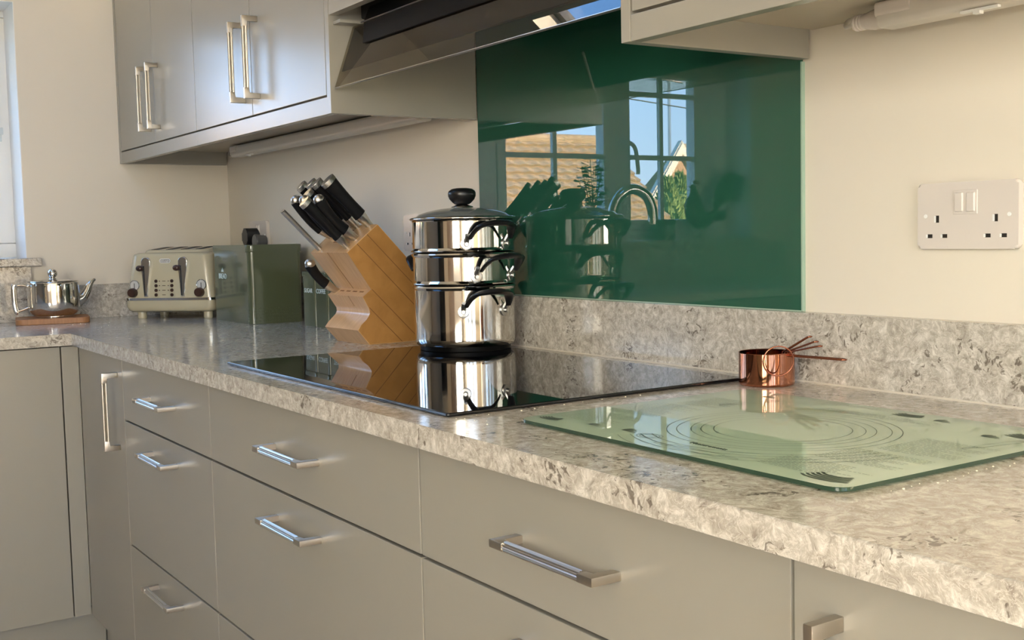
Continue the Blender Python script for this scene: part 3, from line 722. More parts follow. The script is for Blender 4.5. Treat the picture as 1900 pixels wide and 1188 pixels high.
# ================================================================== BREAD BIN AND CANISTERS
def tin(name, label, x0, x1, y0, y1, h, lidz, r, txt, tsz, tz, group=None, crown=False, emboss=False):
    t = thing(name, label, 'tin', ((x0+x1)/2, (y0+y1)/2, H), 0, group)
    cx, cy = (x0+x1)/2, (y0+y1)/2
    bm = nb(); prism(bm, rrect(x0-cx, x1-cx, y0-cy, y1-cy, r, 8), 0.0, lidz+0.004, 0.0015, 2); obj('body', bm, M_tin, t, angle=50)
    e = 0.0030
    bm = nb(); prism(bm, rrect(x0-cx-e, x1-cx+e, y0-cy-e, y1-cy+e, r+e, 8), lidz, h, 0.003, 3); obj('lid', bm, M_tin, t, angle=50)
    text(t, txt, tsz, Matrix.Translation(((-0.065 if crown else 0), y0-cy-0.0006, tz)) @ TX, M_print)
    if crown:
        bm = nb()
        for i, (dx, dz) in enumerate(((-0.006, 0), (0, 0.003), (0.006, 0))):
            prism(bm, [(dx-0.0035, 0), (dx+0.0035, 0), (dx, 0.009+dz)], 0, 0.0004, M=Matrix.Translation((-0.065, y0-cy-0.0003, tz+0.013)) @ TX)
        obj('crown_emblem', bm, M_print, t)
    if emboss:
        bm = nb(); random.seed(3)
        xs = x1-cx
        for i in range(26):
            for j in range(5):
                yy = (y0-cy)+0.012+ (y1-y0-0.024)*i/25 + random.uniform(-.001, .001); zz = 0.008 + 0.0085*j + random.uniform(-.001, .001)
                if random.random() < 0.75: ball(bm, Vector((xs+0.0000, yy, zz)), 0.0018, 8, 5, (0.5, 1, 1.2))
        for i in range(22):
            xx = (x1-cx)-0.012-0.0025*i if i < 4 else None
            if xx is not None:
                for j in range(5): ball(bm, Vector((xx, y0-cy, 0.008+0.0085*j)), 0.0018, 8, 5, (1, 0.5, 1.2))
        obj('embossed_border', bm, M_tin, t)
    return t
tin('bread_bin', 'large olive green metal bread bin between toaster and knife block', 0.4045, 0.6955, -0.200, -0.046, 0.2155, 0.1955, 0.016, 'BREAD', 0.021, 0.127, crown=True, emboss=True)
for k, (nm, lb) in enumerate((('SUGAR', 'small olive canister lettered SUGAR beside the bread bin'), ('COFFEE', 'small olive canister lettered COFFEE next to the knife block'), ('TEA', 'small olive canister mostly hidden behind the knife block'))):
    x0 = 0.838+k*0.0795
    tin('canister', lb, x0, x0+0.0745, -0.108, -0.0335, 0.1425, 0.130, 0.006, nm, 0.0165 if nm != 'COFFEE' else 0.0165, 0.093, 'olive kitchen canisters')

# ================================================================== TOASTER
ta = math.radians(43.6); TP = Vector((0.262, -0.288, H))
toa = thing('toaster', 'cream four slot toaster with chrome levers beside the bread bin', 'toaster', TP, ta)
x0, x1 = -0.150, 0.141; dp = 0.185
def slab_loft(bm, secs):
    """secs: list of (z, x0,x1,y0,y1,r)"""
    rings = []
    for z, a, b, c, d_, r in secs: rings.append([bm.verts.new((x, y, z)) for x, y in rrect(a, b, c, d_, r, 6)])
    n = len(rings[0]); bm.faces.new(rings[0][::-1]); bm.faces.new(rings[-1])
    for p, q in zip(rings, rings[1:]):
        for i in range(n): bm.faces.new((p[i], p[(i+1) % n], q[(i+1) % n], q[i]))
    return bm
bm = slab_loft(nb(), [(0.020, x0+0.012, x1-0.012, 0.010, dp-0.012, 0.02), (0.026, x0+0.004, x1-0.004, 0.004, dp-0.004, 0.02), (0.036, x0, x1, 0.000, dp, 0.02), (0.055, x0, x1, 0.0, dp, 0.02)])
obj('base', bm, M_cream, toa, angle=60)
bm = slab_loft(nb(), [(0.055, x0-0.0012, x1+0.0012, -0.0012, dp+0.001, 0.02), (0.0625, x0-0.0012, x1+0.0012, -0.0012, dp+0.001, 0.02)])
obj('chrome_band', bm, M_chrome, toa)
bm = slab_loft(nb(), [(0.0625, x0+0.002, x1-0.001, 0.001, dp-0.001, 0.02), (0.10, x0+0.007, x1-0.004, 0.003, dp-0.003, 0.022), (0.150, x0+0.014, x1-0.008, 0.006, dp-0.006, 0.026), (0.187, x0+0.019, x1-0.012, 0.009, dp-0.009, 0.028), (0.1935, x0+0.022, x1-0.016, 0.013, dp-0.013, 0.028), (0.197, x0+0.030, x1-0.024, 0.022, dp-0.022, 0.028)])
obj('housing', bm, M_cream, toa, angle=50)
bm = slab_loft(nb(), [(0.196, x0+0.040, x1-0.034, 0.040, dp-0.020, 0.02), (0.207, x0+0.045, x1-0.039, 0.046, dp-0.024, 0.02), (0.2095, x0+0.050, x1-0.044, 0.052, dp-0.030, 0.02)])
for v in bm.verts: v.co.z += (v.co.y-0.11)*0.075
obj('top_plate', bm, M_cream, toa, angle=50)
for k in range(4):
    xs = -0.075+k*0.049
    sb_ = B(xs-0.0125, xs+0.0125, 0.060, dp-0.036, 0.2080, 0.2101)
    for v in sb_.verts: v.co.z += (v.co.y-0.11)*0.075
    obj('toast_slot', sb_, M_blackm, toa)
for fx in (-0.108, 0.110):
    for fy in (0.028, dp-0.03):
        bm = nb(); lathe(bm, [(0, 0), (0.012, 0), (0.0135, 0.003), (0.0135, 0.022), (0, 0.022)], 20, Matrix.Translation((fx, fy, 0))); obj('foot', bm, M_cream, toa)
def fy(z): return 0.001 + (z-0.0625)*0.064     # front face depth at height z
for lx in (-0.077, 0.044):
    # teardrop chrome lever plate, wide at the top
    pts = []
    for i in range(13):
        a = PI*i/12; pts.append((lx+0.004+0.0155*math.cos(a), 0.170+0.0145*math.sin(a)))
    pts = pts + [(lx-0.0100, 0.155), (lx-0.0065, 0.10), (lx-0.0055, 0.066), (lx+0.008, 0.066), (lx+0.0085, 0.10), (lx+0.016, 0.145)]
    bm = nb(); prism(bm, pts[::-1], 0, 0.009, 0.0025, 3, M=Matrix.Translation((0, fy(0.12)+0.002, 0)) @ TX); lv = obj('lever_plate', bm, M_chrome, toa, angle=50)
    obj('lever_track', B(lx-0.0035, lx-0.0005, fy(0.12)-0.0085, fy(0.12)-0.0072, 0.070, 0.158), M_blackm, lv)
    bm = nb(); ball(bm, Vector((lx-0.014, fy(0.14)-0.012, 0.1515)), 0.0105, 18, 12, (1.1, 0.8, 0.85)); obj('lever_knob', bm, M_brown, toa)
for dx, cx in ((-0.118, 0), (0.101, 1)):
    bm = nb(); lathe(bm, [(0, 0), (0.015, 0), (0.0165, 0.003), (0.0155, 0.004), (0.0145, 0.003), (0, 0.003)], 28, Matrix.Translation((dx+0.004, fy(0.1), 0.1005)) @ TX); dl = obj('dial', bm, M_chrome, toa)
    bm = nb(); lathe(bm, [(0, 0.0031), (0.0138, 0.0031), (0.0138, 0.0035), (0, 0.0035)], 28, Matrix.Translation((dx+0.004, fy(0.1), 0.1005)) @ TX); obj('dial_face', bm, mat('dial_white', (0.55, 0.55, 0.52), 0.2), dl)
    obj('needle', B(dx+0.003, dx+0.005, fy(0.1)-0.0040, fy(0.1)-0.0036, 0.092, 0.107), M_blackm, dl)
    bm = nb(); lathe(bm, [(0, 0), (0.0145, 0), (0.0142, 0.004), (0.0130, 0.013), (0.0115, 0.015), (0, 0.015)], 28, Matrix.Translation((dx-0.001, fy(0.07), 0.0785)) @ TX); obj('browning_knob', bm, M_brown, toa)
for i in range(4):
    zz = 0.1125 - 0.0137*i
    for bx in (-0.0435, 0.0085):
        bm = nb(); lathe(bm, [(0, 0), (0.0052, 0), (0.0050, 0.003), (0.004, 0.004), (0, 0.004)], 18, Matrix.Translation((bx, fy(zz)+0.0005, zz)) @ TX); obj('push_button', bm, M_brown, toa)
    if i < 3:
        for bx in (-0.0325, -0.0035):
            bm = nb(); lathe(bm, [(0, 0), (0.0016, 0), (0.0016, 0.001), (0, 0.001)], 10, Matrix.Translation((bx, fy(zz), zz)) @ TX); obj('indicator', bm, M_brown, toa)
    obj('marking', B(-0.0235, -0.0125, fy(zz)-0.0006, fy(zz)+0.0004, zz-0.0008, zz+0.0008), M_brown, toa)
bm = nb(); prism(bm, rrect(-0.0315, 0.0045, -0.0065, 0.0065, 0.0064, 6), 0, 0.003, 0.0006, 1, M=Matrix.Translation((0, fy(0.172)+0.001, 0.1725)) @ TX); bd = obj('badge', bm, M_white, toa)
bm = nb(); prism(bm, rrect(-0.0297, 0.0027, -0.0048, 0.0048, 0.0047, 6), 0, 0.0034, M=Matrix.Translation((0, fy(0.172)+0.001, 0.1725)) @ TX); obj('badge_field', bm, mat('badge_grey', (0.33, 0.31, 0.27), 0.4), bd)
text(bd, "De'Longhi", 0.0072, Matrix.Translation((-0.0135, fy(0.172)-0.0028, 0.1725)) @ TX, M_white)

# ================================================================== TEAPOT ON BOARD
bp_ = Vector((0.125, -0.592, H)); ba = math.radians(80)
brd = thing('wooden_board', 'small wooden board under the teapot on the left return', 'board', bp_, ba-PI/2)
bm = nb(); prism(bm, rrect(-0.085, 0.072, -0.100, 0.100, 0.022, 5), 0.0, 0.0165, 0.0025, 2); obj('board_slab', bm, M_board, brd, angle=50)
tp = thing('teapot', 'small polished steel teapot standing on the wooden board', 'teapot', (0.112, -0.583, H+0.0166), 0)
zt = 0.0
bm = nb(); lathe(bm, [(0, 0), (0.050, 0), (0.053, 0.0015), (0.053, 0.004), (0.056, 0.0065), (0.063, 0.011), (0.0685, 0.019), (0.0715, 0.030), (0.0725, 0.045), (0.0725, 0.075), (0.0722, 0.092), (0.0712, 0.099), (0.0705, 0.1015), (0.0695, 0.103), (0, 0.103)], 72); obj('pot_body', bm, M_steel, tp, angle=40)
bm = nb(); lathe(bm, [(0.0, 0.1035), (0.0700, 0.1035), (0.0712, 0.1045), (0.0700, 0.1060), (0.050, 0.1090), (0.025, 0.1110), (0.0, 0.1118)], 64); obj('lid', bm, M_steel, tp, angle=40)
bm = nb(); lathe(bm, [(0.0, 0.111), (0.012, 0.1115), (0.011, 0.1135), (0.006, 0.115), (0.006, 0.118), (0, 0.118)], 32); ball(bm, Vector((0, 0, 0.1275)), 0.0138, 28, 18); obj('lid_knob', bm, M_steel, tp, angle=50)
bm = nb(); pts = smooth_path([(0, 0.058, 0.040), (0, 0.080, 0.050), (0, 0.094, 0.070), (0, 0.103, 0.090), (0, 0.112, 0.101), (0, 0.120, 0.1055)], 6); n = len(pts)
tube(bm, pts, [0.0245-0.0205*(i/(n-1))**0.75 for i in range(n)], 20, flat=(1.0, 0.8)); obj('spout', bm, M_steel, tp, angle=60)
bm = nb(); pts = smooth_path([(0.0, -0.070, 0.092), (0, -0.085, 0.096), (0, -0.099, 0.095)], 5); tube(bm, pts, 0.0030, 10)
pts = smooth_path([(0, -0.105, 0.097), (0, -0.108, 0.088), (0, -0.108, 0.050), (0, -0.104, 0.022), (0, -0.100, 0.018)], 6); tube(bm, pts, 0.0080, 16, flat=(1.0, 0.7), up=(1, 0, 0))
pts = smooth_path([(0.0, -0.072, 0.030), (0, -0.088, 0.024), (0, -0.102, 0.021)], 5); tube(bm, pts, 0.0030, 10); obj('handle', bm, M_steel, tp, angle=60)

# ================================================================== COPPER MEASURING CUPS
CX, CY, CR, CH = 2.4665, -0.0775, 0.0405, 0.0485
cup = thing('measuring_cup', 'largest copper measuring cup, standing on the worktop beside the hob', 'measuring cup', (CX, CY, H), 0)
def cup_prof(r, h): return [(0, 0), (r-0.002, 0), (r-0.0003, 0.0015), (r, 0.004), (r, h-0.0012), (r+0.0006, h-0.0005), (r, h), (r-0.0012, h-0.0005), (r-0.0014, 0.004), (r-0.003, 0.0018), (0, 0.0018)]
bm = nb(); lathe(bm, cup_prof(CR, CH), 72); obj('cup_bowl', bm, M_copper, cup, angle=50)
def wire_handle(t, base, tip, wd=0.0046, rad=0.0014, rot=None):
    a, b = Vector(base), Vector(tip); d_ = (b-a).normalized(); s = d_.cross(Vector((0, 0, 1))).normalized()
    pts = [a + s*wd, b - d_*wd + s*wd]
    for i in range(1, 8):
        an = PI*i/8; pts.append(b - d_*wd + s*wd*math.cos(an) + d_*wd*math.sin(an))
    pts += [b - d_*wd - s*wd, a - s*wd]
    bm = nb(); tube(bm, pts, rad, 8); obj('wire_handle', bm, M_copper_d, t, angle=60)
hd_ = Vector((math.cos(math.radians(28)), math.sin(math.radians(28)), 0))
rt2 = Vector((0.552, 0.833, 0)).normalized()
# rightward (towards the photo's right) but kept clear of the wall
def cloc(a, up_): return Vector((math.cos(math.radians(a)), math.sin(math.radians(a)), 0)) , up_
dA = Vector((0.86, 0.51, 0)).normalized(); dA = Vector((0.965, 0.26, 0)).normalized()
wire_handle(cup, dA*(CR-0.001)+Vector((0, 0, CH-0.004)), dA*(CR+0.083)+Vector((0, 0, CH-0.0055)))
rz0 = [0.0350, 0.0300, 0.0245]
tips = [Vector((0.078, 0.024, 0.0600)), Vector((0.070, 0.0240, 0.0660)), Vector((0.058, 0.0230, 0.0725))]
names = ['second copper measuring cup nested in the largest, handle tilted slightly up', 'third copper measuring cup nested inside, handle above the second', 'smallest copper measuring cup nested inside, handle tilted highest']
zz = 0.0020
for k in range(3):
    t = thing('measuring_cup', names[k], 'measuring cup', (CX+0.001*k, CY, H+zz), 0)
    hgt = 0.036-0.004*k
    bm = nb(); lathe(bm, cup_prof(rz0[k], hgt), 56); obj('cup_bowl', bm, M_copper, t, angle=50)
    dd = Vector((tips[k].x, tips[k].y, 0)).normalized()
    b0 = dd*(rz0[k]-0.001)+Vector((0, 0, hgt-0.002)); b1 = dd*(rz0[k]+0.001)+Vector((0, 0, CH+0.001-zz))
    bm = nb(); s = dd.cross(Vector((0, 0, 1)))
    tip = tips[k]-Vector((0, 0, zz)) + dd*0.004; st = b1
    pts = [b0+s*0.0042, st+s*0.0042, tip-dd*0.0042+s*0.0042]
    for i in range(1, 8):
        an = PI*i/8; pts.append(tip-dd*0.0042 + s*0.0042*math.cos(an) + dd*0.0042*math.sin(an))
    pts += [tip-dd*0.0042-s*0.0042, st-s*0.0042, b0-s*0.0042]
    tube(bm, pts, 0.0013, 8); obj('wire_handle', bm, M_copper_d, t, angle=60)
    zz += 0.0021
# binding ring looped through the handles
rg = nb(); cen = Vector((CX+0.0335, CY-0.0225, H+0.0405)); vx = Vector((0.55, 0.83, 0)).normalized(); vz = Vector((0.10, -0.07, 1)).normalized()
pts = [cen + 0.0215*(math.cos(2*PI*i/40)*vx + math.sin(2*PI*i/40)*vz) for i in range(40)]
pts = [p + Vector((0.0165, -0.006, 0)) for p in pts]
tube(rg, pts, 0.0011, 8, closed=True)
setp(obj('binding_ring', rg, M_copper_d, angle=60), 'thin copper ring threaded through the measuring cup handles', 'ring')

# ================================================================== GREEN GLASS MAT
mt = thing('glass_mat', 'rectangular green glass pastry mat printed with circles on the worktop', 'mat', (2.755, -0.358, H))
MX0, MX1, MY0, MY1 = 2.509, 3.004, -0.5475, -0.166
mzb, mzt = H+0.0020, H+0.0060
bm = nb(); prism(bm, rrect(MX0, MX1, MY0, MY1, 0.018, 8), mzb, mzt, 0.0006, 1)
for f in bm.faces:
    f.material_index = 0 if abs(f.normal.z) > 0.9 else 1
bm.normal_update()
for f in bm.faces: f.material_index = 0 if abs(f.normal.z) > 0.9 else 1
obj('glass_sheet', bm, [M_mat, M_matedge], mt, world=True, angle=30)
for fx in (MX0+0.03, MX1-0.03):
    for fy_ in (MY0+0.03, MY1-0.03):
        bm = nb(); lathe(bm, [(0, 0), (0.006, 0), (0.006, 0.0019), (0, 0.0019)], 14, Matrix.Translation((fx, fy_, H+0.0002))); obj('rubber_foot', bm, M_clip, mt, world=True)
M_ink = mat('dark_print', (0.03, 0.05, 0.03), 0.6)
ink = nb(); zi0, zi1 = mzt+0.00005, mzt+0.00022
def arc(cx, cy, r, a0, a1, wd=0.0006, ry=None):
    n_ = max(6, int(abs(a1-a0)/5)); ry = ry or r; ring = []
    for i in range(n_+1):
        a = math.radians(a0+(a1-a0)*i/n_)
        for rr_ in (-wd/2, wd/2):
            ring.append(ink.verts.new((cx+(r+rr_)*math.cos(a), cy+(ry+rr_)*math.sin(a), zi1)))
    for i in range(n_): ink.faces.new((ring[2*i], ring[2*i+1], ring[2*i+3], ring[2*i+2]))
def dash(x, y, l, h=0.0012, ang=0.0):
    c, s = math.cos(ang), math.sin(ang)
    vs = [ink.verts.new((x+u*c-v*s, y+u*s+v*c, zi1)) for u, v in ((0, 0), (l, 0), (l, h), (0, h))]; ink.faces.new(vs)
RC = (2.768, -0.367)
for r_ in (0.127, 0.116, 0.100, 0.089, 0.075): arc(*RC, r_, 0, 360, 0.0009)
for r_ in (0.146, 0.158, 0.170, 0.184): arc(*RC, r_, -120, -10, 0.0009)
random.seed(5)
def para(x0_, x1_, y0_, y1_, step=0.0052, h=0.0009):
    y = y1_
    while y > y0_:
        x = x0_
        e_ = x1_ - random.choice((0, 0, 0.01, 0.03))
        while x < e_:
            l = random.uniform(0.003, 0.009); dash(x, y, min(l, max(0.001, e_-x)), h); x += l+0.0016
        y -= step
para(2.530, 2.620, -0.500, -0.440); para(2.530, 2.610, -0.425, -0.335); para(2.545, 2.615, -0.325, -0.255)
para(2.875, 2.985, -0.520, -0.470); para(2.890, 2.985, -0.455, -0.395); para(2.905, 2.990, -0.380, -0.300); para(2.700, 2.86, -0.235, -0.215)
def capsule(x, y, l, r, ang):
    c, s = math.cos(ang), math.sin(ang)
    for (u0, u1, rr_) in ((0, l, r), (-0.3*l, 0, r*0.4), (l, 1.3*l, r*0.4)):
        for sg in (-1, 1): dash(x+u0*c-sg*rr_*s, y+u0*s+sg*rr_*c, u1-u0, 0.0007, ang)
        for uu in (u0, u1): dash(x+uu*c+rr_*s, y+uu*s-rr_*c, 2*rr_, 0.0007, ang+PI/2)
capsule(2.760, -0.525, 0.075, 0.006, 0.0); capsule(2.62, -0.215, 0.06, 0.006, 0.3); capsule(2.965, -0.300, 0.06, 0.005, 1.4); capsule(2.60, -0.28, 0.05, 0.005, 1.2)
def roll_icon(x, y, s=1.0, ang=0.0):
    for k in range(5):
        arc(x, y+0.004*k*s, (0.024-0.002*k)*s, 200, 340, 0.0028*s, (0.010)*s)
def leafy(x, y, s=1.0):
    for k in range(4): dash(x, y+0.0018*k*s, (0.022-0.004*k)*s, 0.0022*s, 0.25*k)
roll_icon(2.537, -0.517, 0.8); roll_icon(2.965, -0.520, 1.15); roll_icon(2.965, -0.215, 1.0); roll_icon(2.80, -0.190, 0.9)
leafy(2.60, -0.510, 0.9); leafy(2.655, -0.505, 1.1); leafy(2.84, -0.20, 1); leafy(2.93, -0.245, 1.0); leafy(2.58, -0.205, 1)
for k in range(3): arc(2.705, -0.505, 0.017-0.004*k, 0, 360, 0.0007, 0.012-0.003*k)
for k in range(24): dash(2.66+0.0055*k, -0.185, 0.0006, 0.004)
pr = obj('printed_pattern', ink, M_ink, mt, world=True); pr['kind'] = 'stuff'
text(mt, 'Measurements', 0.009, Matrix.Translation((0.035, -0.140, mzt-H+0.0002)), M_ink)

# crumbs on the worktop
cr = nb(); random.seed(11)
spots = [(2.47+random.uniform(-.045, .03), -0.60+random.uniform(0.0, 0.04)) for _ in range(6)] + [(2.424+random.uniform(0, .01), -0.56+0.03*k+random.uniform(-.01, .01)) for k in range(10)] + [(3.012+random.uniform(0, .012), -0.50+0.014*k) for k in range(16)] + [(0.35+random.uniform(-.1, .15), -0.50+random.uniform(-.08, .1)) for _ in range(12)]
for x, y in spots:
    s = random.uniform(0.0003, 0.0008); box(cr, x-s, x+s, y-s, y+s, H, H+s*1.4)
cb_ = setp(obj('crumbs', cr, mat('crumb', (0.8, 0.75, 0.62), 0.8)), 'tiny pale crumbs scattered on the worktop beside hob and mat', 'crumbs', kind='stuff')

# ================================================================== WINDOW SILL ITEMS AND TAP (seen mirrored in the splashback)
bc = thing('blind_chain', 'white bead chain of the blind hanging in the window reveal', 'chain', (-0.13, -0.664, H+0.56))
for dy in (0.0, -0.007):
    bm = nb()
    for k in range(90):
        ball(bm, Vector((-0.128, -0.6635+dy, H+0.588+k*0.0055)), 0.0022, 6, 4)
    o = obj('bead_string', bm, M_white, bc, world=True)
bm = nb(); box(bm, -0.133, -0.123, -0.674, -0.655, H+0.566, H+0.588, 0.002); box(bm, -0.131, -0.125, -0.669, -0.660, H+0.545, H+0.566, 0.001)
obj('chain_tensioner', bm, M_clip, bc, world=True)

jar = thing('candle_jar', 'squat jar with a dark lid on the window sill, mirrored in the splashback', 'jar', (-0.06, -1.948, H+0.190))
bm = nb(); lathe(bm, [(0, 0), (0.045, 0), (0.048, 0.003), (0.048, 0.060), (0.044, 0.066), (0, 0.066)], 32); obj('jar_body', bm, mat('jar_glass', (0.08, 0.09, 0.08), 0.1), jar)
bm = nb(); lathe(bm, [(0, 0.066), (0.050, 0.066), (0.050, 0.084), (0.047, 0.086), (0, 0.086)], 32); obj('jar_lid', bm, M_black, jar)
obj('paper_label', B(-0.02, 0.02, -0.0005, 0.0005, 0.018, 0.05, M=Matrix.Translation((0.0487, 0, 0)) @ Matrix.Rotation(PI/2, 4, 'Z')), mat('jar_label', (0.25, 0.25, 0.22), 0.6), jar)

pp = thing('potted_plant', 'small leafy plant in a pot on the window sill, mirrored in the splashback', 'plant', (-0.06, -1.565, H+0.190))
bm = nb(); lathe(bm, [(0, 0), (0.040, 0), (0.052, 0.085), (0.055, 0.087), (0.055, 0.100), (0.048, 0.100), (0.046, 0.090), (0, 0.090)], 32); obj('pot', bm, mat('dark_pot', (0.05, 0.06, 0.05), 0.5), pp)
random.seed(21); st = nb(); lv_ = nb()
for k in range(16):
    a = 2*PI*k/16+random.uniform(-.3, .3); hgt = random.uniform(0.11, 0.30); sp_ = random.uniform(0.02, 0.10)*(0.4+0.6*(0.3-hgt+0.1)/0.3)
    p0 = Vector((0, 0, 0.09)); p2 = Vector((sp_*math.cos(a), sp_*math.sin(a), 0.09+hgt*0.85)); p1 = p2*0.5+Vector((0, 0, 0.05))
    path = smooth_path([p0, p1, p2], 5); tube(st, path, 0.0012, 5)
    for j in range(3, len(path), 1):
        for s_sign in (-1, 1):
            if random.random() < 0.25: continue
            c = path[j]; b = a+s_sign*1.3+random.uniform(-.5, .5); d_ = Vector((math.cos(b), math.sin(b), random.uniform(-.1, .5))).normalized(); sd_ = d_.cross(Vector((0, 0, 1))).normalized(); l_ = random.uniform(0.024, 0.036)
            nn_ = d_.cross(sd_)*0.002
            pts = [c, c+d_*l_*0.35+sd_*l_*0.42+nn_, c+d_*l_*0.75+sd_*l_*0.36+nn_, c+d_*l_*1.05, c+d_*l_*0.75-sd_*l_*0.36+nn_, c+d_*l_*0.35-sd_*l_*0.42+nn_]
            lv_.faces.new([lv_.verts.new(p) for p in pts])
obj('stems', st, M_plant, pp); fo = obj('foliage', lv_, M_plant, pp); fo['kind'] = 'stuff'

ro = thing('rooster_ornament', 'dark metal rooster ornament on the window sill, mirrored in the splashback', 'ornament', (-0.055, -2.13, H+0.190))
M_ro = mat('rooster_metal', (0.05, 0.05, 0.035), 0.4, 0.4); M_red = mat('rooster_comb', (0.16, 0.03, 0.02), 0.5)
# body: loft of ellipses along a path (y decreases towards the tail)
bm = nb(); path = [(0, 0.012, 0.232), (0, 0.016, 0.222), (0, 0.014, 0.205), (0, 0.012, 0.18), (0, 0.016, 0.150), (0, 0.010, 0.115), (0, -0.020, 0.085), (0, -0.060, 0.085), (0, -0.100, 0.105), (0, -0.130, 0.130)]
tube(bm, smooth_path(path, 4), [0.004+v for v in [0.002, 0.006, 0.010, 0.013, 0.013, 0.012, 0.012, 0.013, 0.015, 0.018, 0.021, 0.025, 0.029, 0.033, 0.036, 0.039, 0.041, 0.043, 0.045, 0.046, 0.047, 0.047, 0.046, 0.044, 0.042, 0.040, 0.037, 0.034, 0.030, 0.026, 0.022, 0.018, 0.015, 0.012, 0.009, 0.006, 0.003]], 16, up=(1, 0, 0), flat=(1, 0.6))
obj('rooster_body', bm, M_ro, ro, angle=70)
for k in range(7):
    a = 0.35+0.17*k; bm = nb(); L_ = 0.17-0.010*abs(k-4)
    pts = smooth_path([(0, -0.10, 0.12), (0, -0.115-0.05*math.cos(a), 0.13+0.09*math.sin(a)), (0.002*k-0.006, -0.12-L_*0.85*math.cos(a*0.75), 0.14+L_*0.95*math.sin(a)), (0.003*k-0.009, -0.14-L_*1.15*math.cos(a*0.6), 0.12+L_*0.98*math.sin(a)-0.01)], 5); n = len(pts)
    tube(bm, pts, [0.003+0.008*math.sin(PI*(i+1)/(n+1)) for i in range(n)], 8, up=(1, 0, 0), flat=(1, 0.3)); obj('tail_feather', bm, M_ro, ro)
for k in range(3):
    bm = nb(); pts = smooth_path([(0.0, -0.07, 0.10), (0.01*k-0.01, -0.12, 0.105-0.008*k), (0.01*k-0.01, -0.185+0.01*k, 0.115-0.012*k)], 4); n = len(pts)
    tube(bm, pts, [0.004+0.010*math.sin(PI*(i+1)/(n+2)) for i in range(n)], 8, up=(1, 0, 0), flat=(1, 0.4)); obj('wing_feather', bm, M_ro, ro)
bm = nb()
for k in range(4): ball(bm, Vector((0, 0.012-0.009*k, 0.246-0.002*abs(k-1))), 0.008, 10, 8, (0.35, 0.8, 1.2))
ball(bm, Vector((0, 0.030, 0.205)), 0.008, 10, 8, (0.4, 0.6, 1.5)); obj('comb', bm, M_red, ro)
bm = nb(); tube(bm, [(0, 0.022, 0.228), (0, 0.044, 0.224)], [0.006, 0.001], 8); obj('beak', bm, M_ro, ro)
for s in (-1, 1):
    bm = nb(); tube(bm, [(s*0.014, -0.035, 0.055), (s*0.014, -0.030, 0.004)], 0.0035, 8)
    for q in (-0.5, 0, 0.5): tube(bm, [(s*0.014, -0.030, 0.004), (s*0.014+0.024*q, -0.006, 0.003)], 0.0028, 6)
    obj('leg', bm, M_ro, ro)

tap = thing('kitchen_tap', 'arched chrome kitchen tap at the sink, mirrored in the splashback', 'tap', (0.12, -1.525, H))
bm = nb(); tube(bm, smooth_path([(0, 0, 0.02), (0, 0, 0.20), (0, 0, 0.30), (0.01, -0.025, 0.365), (0.02, -0.085, 0.395), (0.03, -0.145, 0.370), (0.035, -0.172, 0.315), (0.035, -0.175, 0.255)], 8), 0.0205, 16); obj('spout', bm, M_chrome, tap)
bm = nb(); lathe(bm, [(0, 0), (0.026, 0), (0.026, 0.01), (0.020, 0.02), (0.018, 0.10), (0, 0.10)], 28); obj('tap_base', bm, M_chrome, tap)
bm = nb(); tube(bm, [(0, 0.018, 0.08), (0.02, 0.075, 0.105)], [0.006, 0.005], 10); obj('lever', bm, M_chrome, tap)

# unseen oven housing and door, added for dark reflections in the polished metal
struct('added_dark_door', B(3.1, 3.95, RY, RY+0.03, 0.0, 2.05), mat('dark_door', (0.09, 0.055, 0.035), 0.4))
t = thing('added_oven_housing', 'unseen tall oven cabinet added on the opposite wall for a dark reflection', 'cabinet', (2.1, -2.9, 0))
obj('carcass', B(1.8, 2.4, RY+0.01, -2.62, 0.1, 2.1), M_carc, t, world=True)
obj('door', B(1.802, 2.398, -2.619, -2.60, 0.12, 0.7, 0.0014), M_cab, t, world=True); obj('door', B(1.802, 2.398, -2.619, -2.60, 1.32, 2.1, 0.0014), M_cab, t, world=True)
obj('oven_front', B(1.805, 2.395, -2.619, -2.60, 0.705, 1.315, 0.002), M_hob, t, world=True)
obj('oven_plinth', B(1.8, 2.4, RY+0.02, -2.66, 0.0, 0.099), M_cab, t, world=True)

# ================================================================== OUTSIDE
M_tile = tint(mat('roof_tile', (0.3, 0.2, 0.12), 0.8), (0.30, 0.20, 0.11), (0.42, 0.30, 0.18), 5, 5)
M_bw = tint(mat('brick_wall', (0.4, 0.24, 0.14), 0.85), (0.36, 0.20, 0.12), (0.50, 0.32, 0.20), 8, 3)
M_barge = mat('barge_board', (0.75, 0.68, 0.55), 0.6)
M_lawn = mat('lawn', (0.10, 0.13, 0.05), 0.9)
M_conifer = tint(mat('conifer', (0.1, 0.15, 0.04), 0.9), (0.12, 0.18, 0.05), (0.24, 0.32, 0.11), 6, 4)
struct('ground', B(-60, 40, -60, 40, -0.5, -0.12), M_lawn, 'lawn outside')
struct('trim_3', B(RX+0.2, RX+6, -7, 3, -0.12, -0.02), mat('patio_slab', (0.50, 0.42, 0.32), 0.8), 'pale patio outside the glazed doors')
fn = thing('bounce_fence', 'unseen timber fence added outside the glazed doors to bounce warm light', 'fence', (RX+6, -2, 0))  # unseen fence, added to bounce warm light in through the doors
for k in range(24): obj('fence_board', B(RX+6, RX+6.03, -8+k*0.5, -8+k*0.5+0.47, -0.1, 1.7), mat('fence', (0.45, 0.30, 0.16), 0.8) if k == 0 else bpy.data.materials['fence'], fn, world=True)
